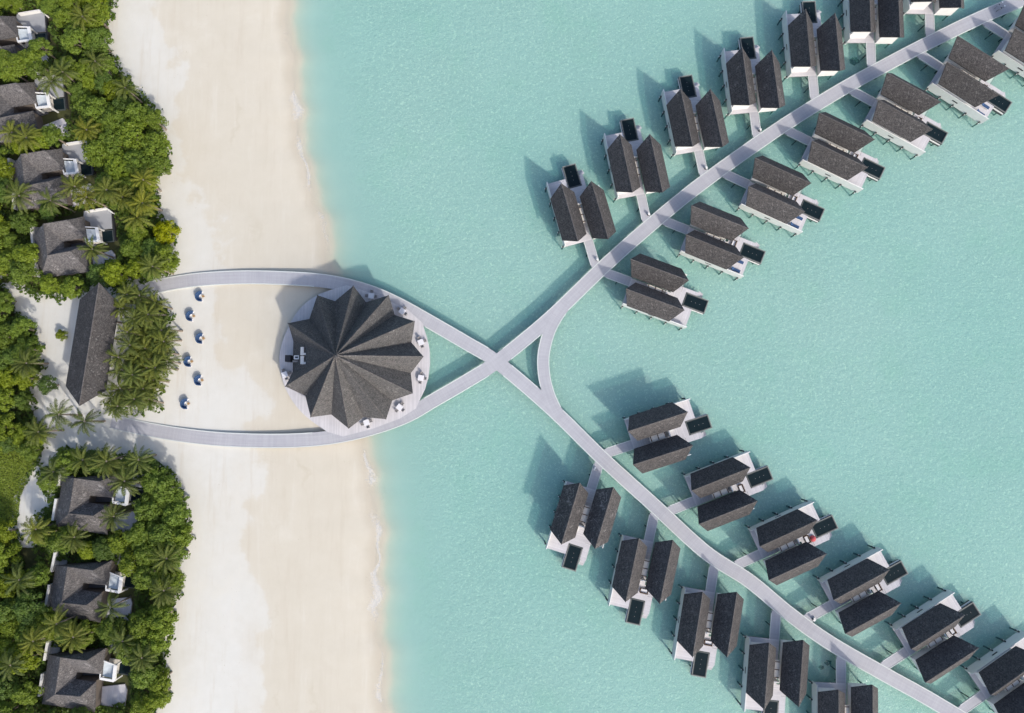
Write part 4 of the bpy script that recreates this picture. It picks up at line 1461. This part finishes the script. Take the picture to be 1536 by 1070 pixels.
# named broadleaf crowns
add_broad(251, 350, 2.5, 3.0, 1.3)
add_broad(208, 348, 2.6, 3.2, 0.3)
add_broad(93, 503, 1.2, 1.4, 0.6)
add_broad(73, 577, 2.0, 3.5, -0.6)
for a, b, r in ((205, 205, 3.6), (235, 225, 3.4), (240, 250, 2.6), (175, 215, 3.4), (210, 245, 3.3), (175, 185, 3.2), (150, 230, 3.2), (150, 170, 3.2), (210, 172, 3.0), (234, 182, 2.3), (182, 250, 3.0)):
    add_broad(a, b, r, 4.6, random.choice([0.0, 0.15, 0.25]))
for a, b, r in ((250, 735, 3.4), (230, 760, 3.4), (265, 770, 3.2), (215, 800, 3.2), (250, 800, 3.6), (272, 803, 2.8), (235, 720, 3.0), (262, 830, 2.8), (226, 830, 3.2), (200, 845, 3.0), (225, 860, 3.2), (245, 925, 3.3), (215, 935, 3.2), (240, 955, 3.0), (242, 1020, 2.4), (222, 1010, 3.0), (225, 965, 3.0), (240, 1045, 2.2)):
    add_broad(a, b, r, 4.4, random.choice([-0.1, 0.05, 0.2, 0.4]))

for a, b, r in ((10, 96, 2.6), (32, 99, 2.5), (52, 92, 2.6), (20, 108, 2.4), (62, 72, 2.2), (58, 106, 2.2), (80, 205, 2.4), (60, 212, 2.4)):
    add_broad(a, b, r, 5.2, random.choice([0.0, 0.2, 0.4]))

# fill the rest of the wood
taken = [(p[3], p[4]) for p in plants if p[1] == 'broad']
rnd = random.Random(41)
polysw = VEGW[:3]
PATH = [(-20, 425), (60, 490), (75, 560), (80, 640), (60, 700), (40, 730), (32, 780), (44, 850)]
for it in range(9000):
    reg = rnd.choice((0, 0, 1, 2, 2))
    px, py = rnd.uniform(-30, 296), rnd.uniform(-30, 1095)
    r = rnd.uniform(2.0, 3.4)
    q = P(px, py, 3.5).xy
    g0 = P(px, py, 0.6).xy
    if not any(inside(g0.x, g0.y, w) for w in polysw): continue
    if any(inside(g0.x, g0.y, w) for w in (PX(LAWN),)): continue
    # keep the crown inside the wood's outline
    ok = not any(inside(q.x, q.y, w) for w in blocks)
    for k in range(8):
        eb = (g0.x + 0.80 * r * math.cos(k * 0.785), g0.y + 0.80 * r * math.sin(k * 0.785))
        if any(inside(eb[0], eb[1], w) for w in blocks): ok = False; break
        e = (g0.x + 0.62 * r * math.cos(k * 0.785), g0.y + 0.62 * r * math.sin(k * 0.785))
        if not any(inside(e[0], e[1], w) for w in polysw): ok = False; break
    if not ok: continue
    if any((q - t_[0]).length < 0.60 * (r + t_[1]) for t_ in taken): continue
    add_broad(px, py, r)
    taken.append((q, r))

# labels that single each plant out
def where(q):
    a, nm = min(ANCH, key=lambda t_: (t_[0] - q).length)
    d = q - a
    an = math.degrees(math.atan2(d.y, d.x)) % 360
    dn = ['seaward of', 'above and seaward of', 'above', 'above and inland of', 'inland of', 'below and inland of', 'below', 'below and seaward of'][int((an + 22.5) // 45) % 8]
    return dn, nm, d.length


books = {}
for root, kind, tn, q, r in plants:
    dn, nm, L = where(q)
    word = {'palm': 'coconut palm', 'broad': 'leafy tree', 'bush': 'small round bush'}[kind]
    tone = 'yellow-green' if tn >= 0.6 else 'bright green' if tn >= 0.3 else 'mid green' if tn > -0.2 else 'dark green'
    books.setdefault((word, dn, nm), []).append((L, root, tone))
for (word, dn, nm), lst in books.items():
    lst.sort(key=lambda t_: t_[0])
    for i, (L, root, tone) in enumerate(lst):
        n_ = ORD[i] + ' outward' if len(lst) > 1 else 'only one'
        tag(root, '%s %s, %s %s the %s' % (tone, word, n_, dn, nm), 'palm' if 'palm' in word else ('bush' if 'bush' in word else 'tree'),
            {'coconut palm': 'coconut palms on the shore', 'leafy tree': 'broadleaf trees of the shore wood'}.get(word))

# undergrowth and lawn
rnd = random.Random(77)
quads = []
VP = [w for w in VEGW]
N = 0
while N < 52000:
    px, py = rnd.uniform(-40, 297), rnd.uniform(-40, 1100)
    g0 = P(px, py, 0.6)
    gx, gy = wob(g0.x, g0.y)
    gx += rnd.gauss(0, 0.12); gy += rnd.gauss(0, 0.12)
    if not any(inside(gx, gy, w) for w in VP): continue
    if N % 2 and any(inside(g0.x, g0.y, w) for w in VEGW[3:]): continue
    if any(inside(g0.x, g0.y, w) for w in blocks): continue
    h = 0.9 + 0.75 * math.sin(g0.x * 0.9) * math.sin(g0.y * 0.8) + 0.4 * math.sin(g0.x * 2.3 + g0.y * 1.9)
    z = 0.6 + max(0.1, h) * rnd.uniform(0.5, 1.1)
    if inside(px, py, LAWN):
        continue
    quads.append(leaf_quad(Vector((g0.x, g0.y, z)), Vector((rnd.gauss(0, .5), rnd.gauss(0, .5), 1)), rnd.uniform(0.18, 0.42), rnd))
    N += 1
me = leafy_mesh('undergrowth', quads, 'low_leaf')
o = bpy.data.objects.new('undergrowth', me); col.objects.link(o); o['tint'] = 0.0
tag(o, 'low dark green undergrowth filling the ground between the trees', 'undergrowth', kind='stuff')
quads = []
while len(quads) < 16000:
    px, py = rnd.uniform(-40, 64), rnd.uniform(660, 800)
    if not inside(px, py, LAWN): continue
    g0 = P(px, py, 0.6)
    quads.append(leaf_quad(Vector((g0.x, g0.y, 0.62 + rnd.uniform(0.02, 0.22))), Vector((rnd.gauss(0, .6), rnd.gauss(0, .6), 1)), rnd.uniform(0.10, 0.24), rnd, 0.4))
me = leafy_mesh('grass', quads, 'lawn_leaf')
o = bpy.data.objects.new('grass', me); col.objects.link(o); o['tint'] = 0.1
tag(o, 'green grass strip beside the curving sand path', 'grass', kind='stuff')

# ------------------------------------------------------------------ light, sky, camera
w = bpy.data.worlds.new('World')
scene.world = w
w.use_nodes = True
nt = w.node_tree
bg = nt.nodes['Background']
sky = nt.nodes.new('ShaderNodeTexSky')
sky.sky_type = 'NISHITA'
sky.sun_disc = False
sky.sun_elevation = SUN_EL
sky.sun_rotation = SUN_AZ
sky.air_density = 1.0
sky.dust_density = 2.6
sky.ozone_density = 1.0
nt.links.new(sky.outputs[0], bg.inputs[0])
bg.inputs[1].default_value = 0.15

ld = bpy.data.lights.new('sun', 'SUN')
ld.energy = 2.0
ld.angle = R(2.2)
ld.color = (1.0, 0.95, 0.87)
lo = bpy.data.objects.new('sun', ld)
col.objects.link(lo)
lo.rotation_euler = (-SUN_DIR).to_track_quat('-Z', 'Y').to_euler()
lo.location = (60, -80, 120)

cam = bpy.data.cameras.new('camera')
cam.sensor_width = 36.0
cam.lens = 24.0
cam.clip_start = 1.0
cam.clip_end = 4000.0
co = bpy.data.objects.new('camera', cam)
col.objects.link(co)
co.location = (0, 0, H)
co.rotation_euler = (TILT, 0, 0)
scene.camera = co

scene.view_settings.view_transform = 'Standard'
scene.view_settings.look = 'None'
scene.view_settings.exposure = 0.83
scene.view_settings.gamma = 1.0
scene.render.engine = 'CYCLES'
scene.cycles.max_bounces = 8
scene.cycles.transparent_max_bounces = 12
scene.cycles.use_denoising = True
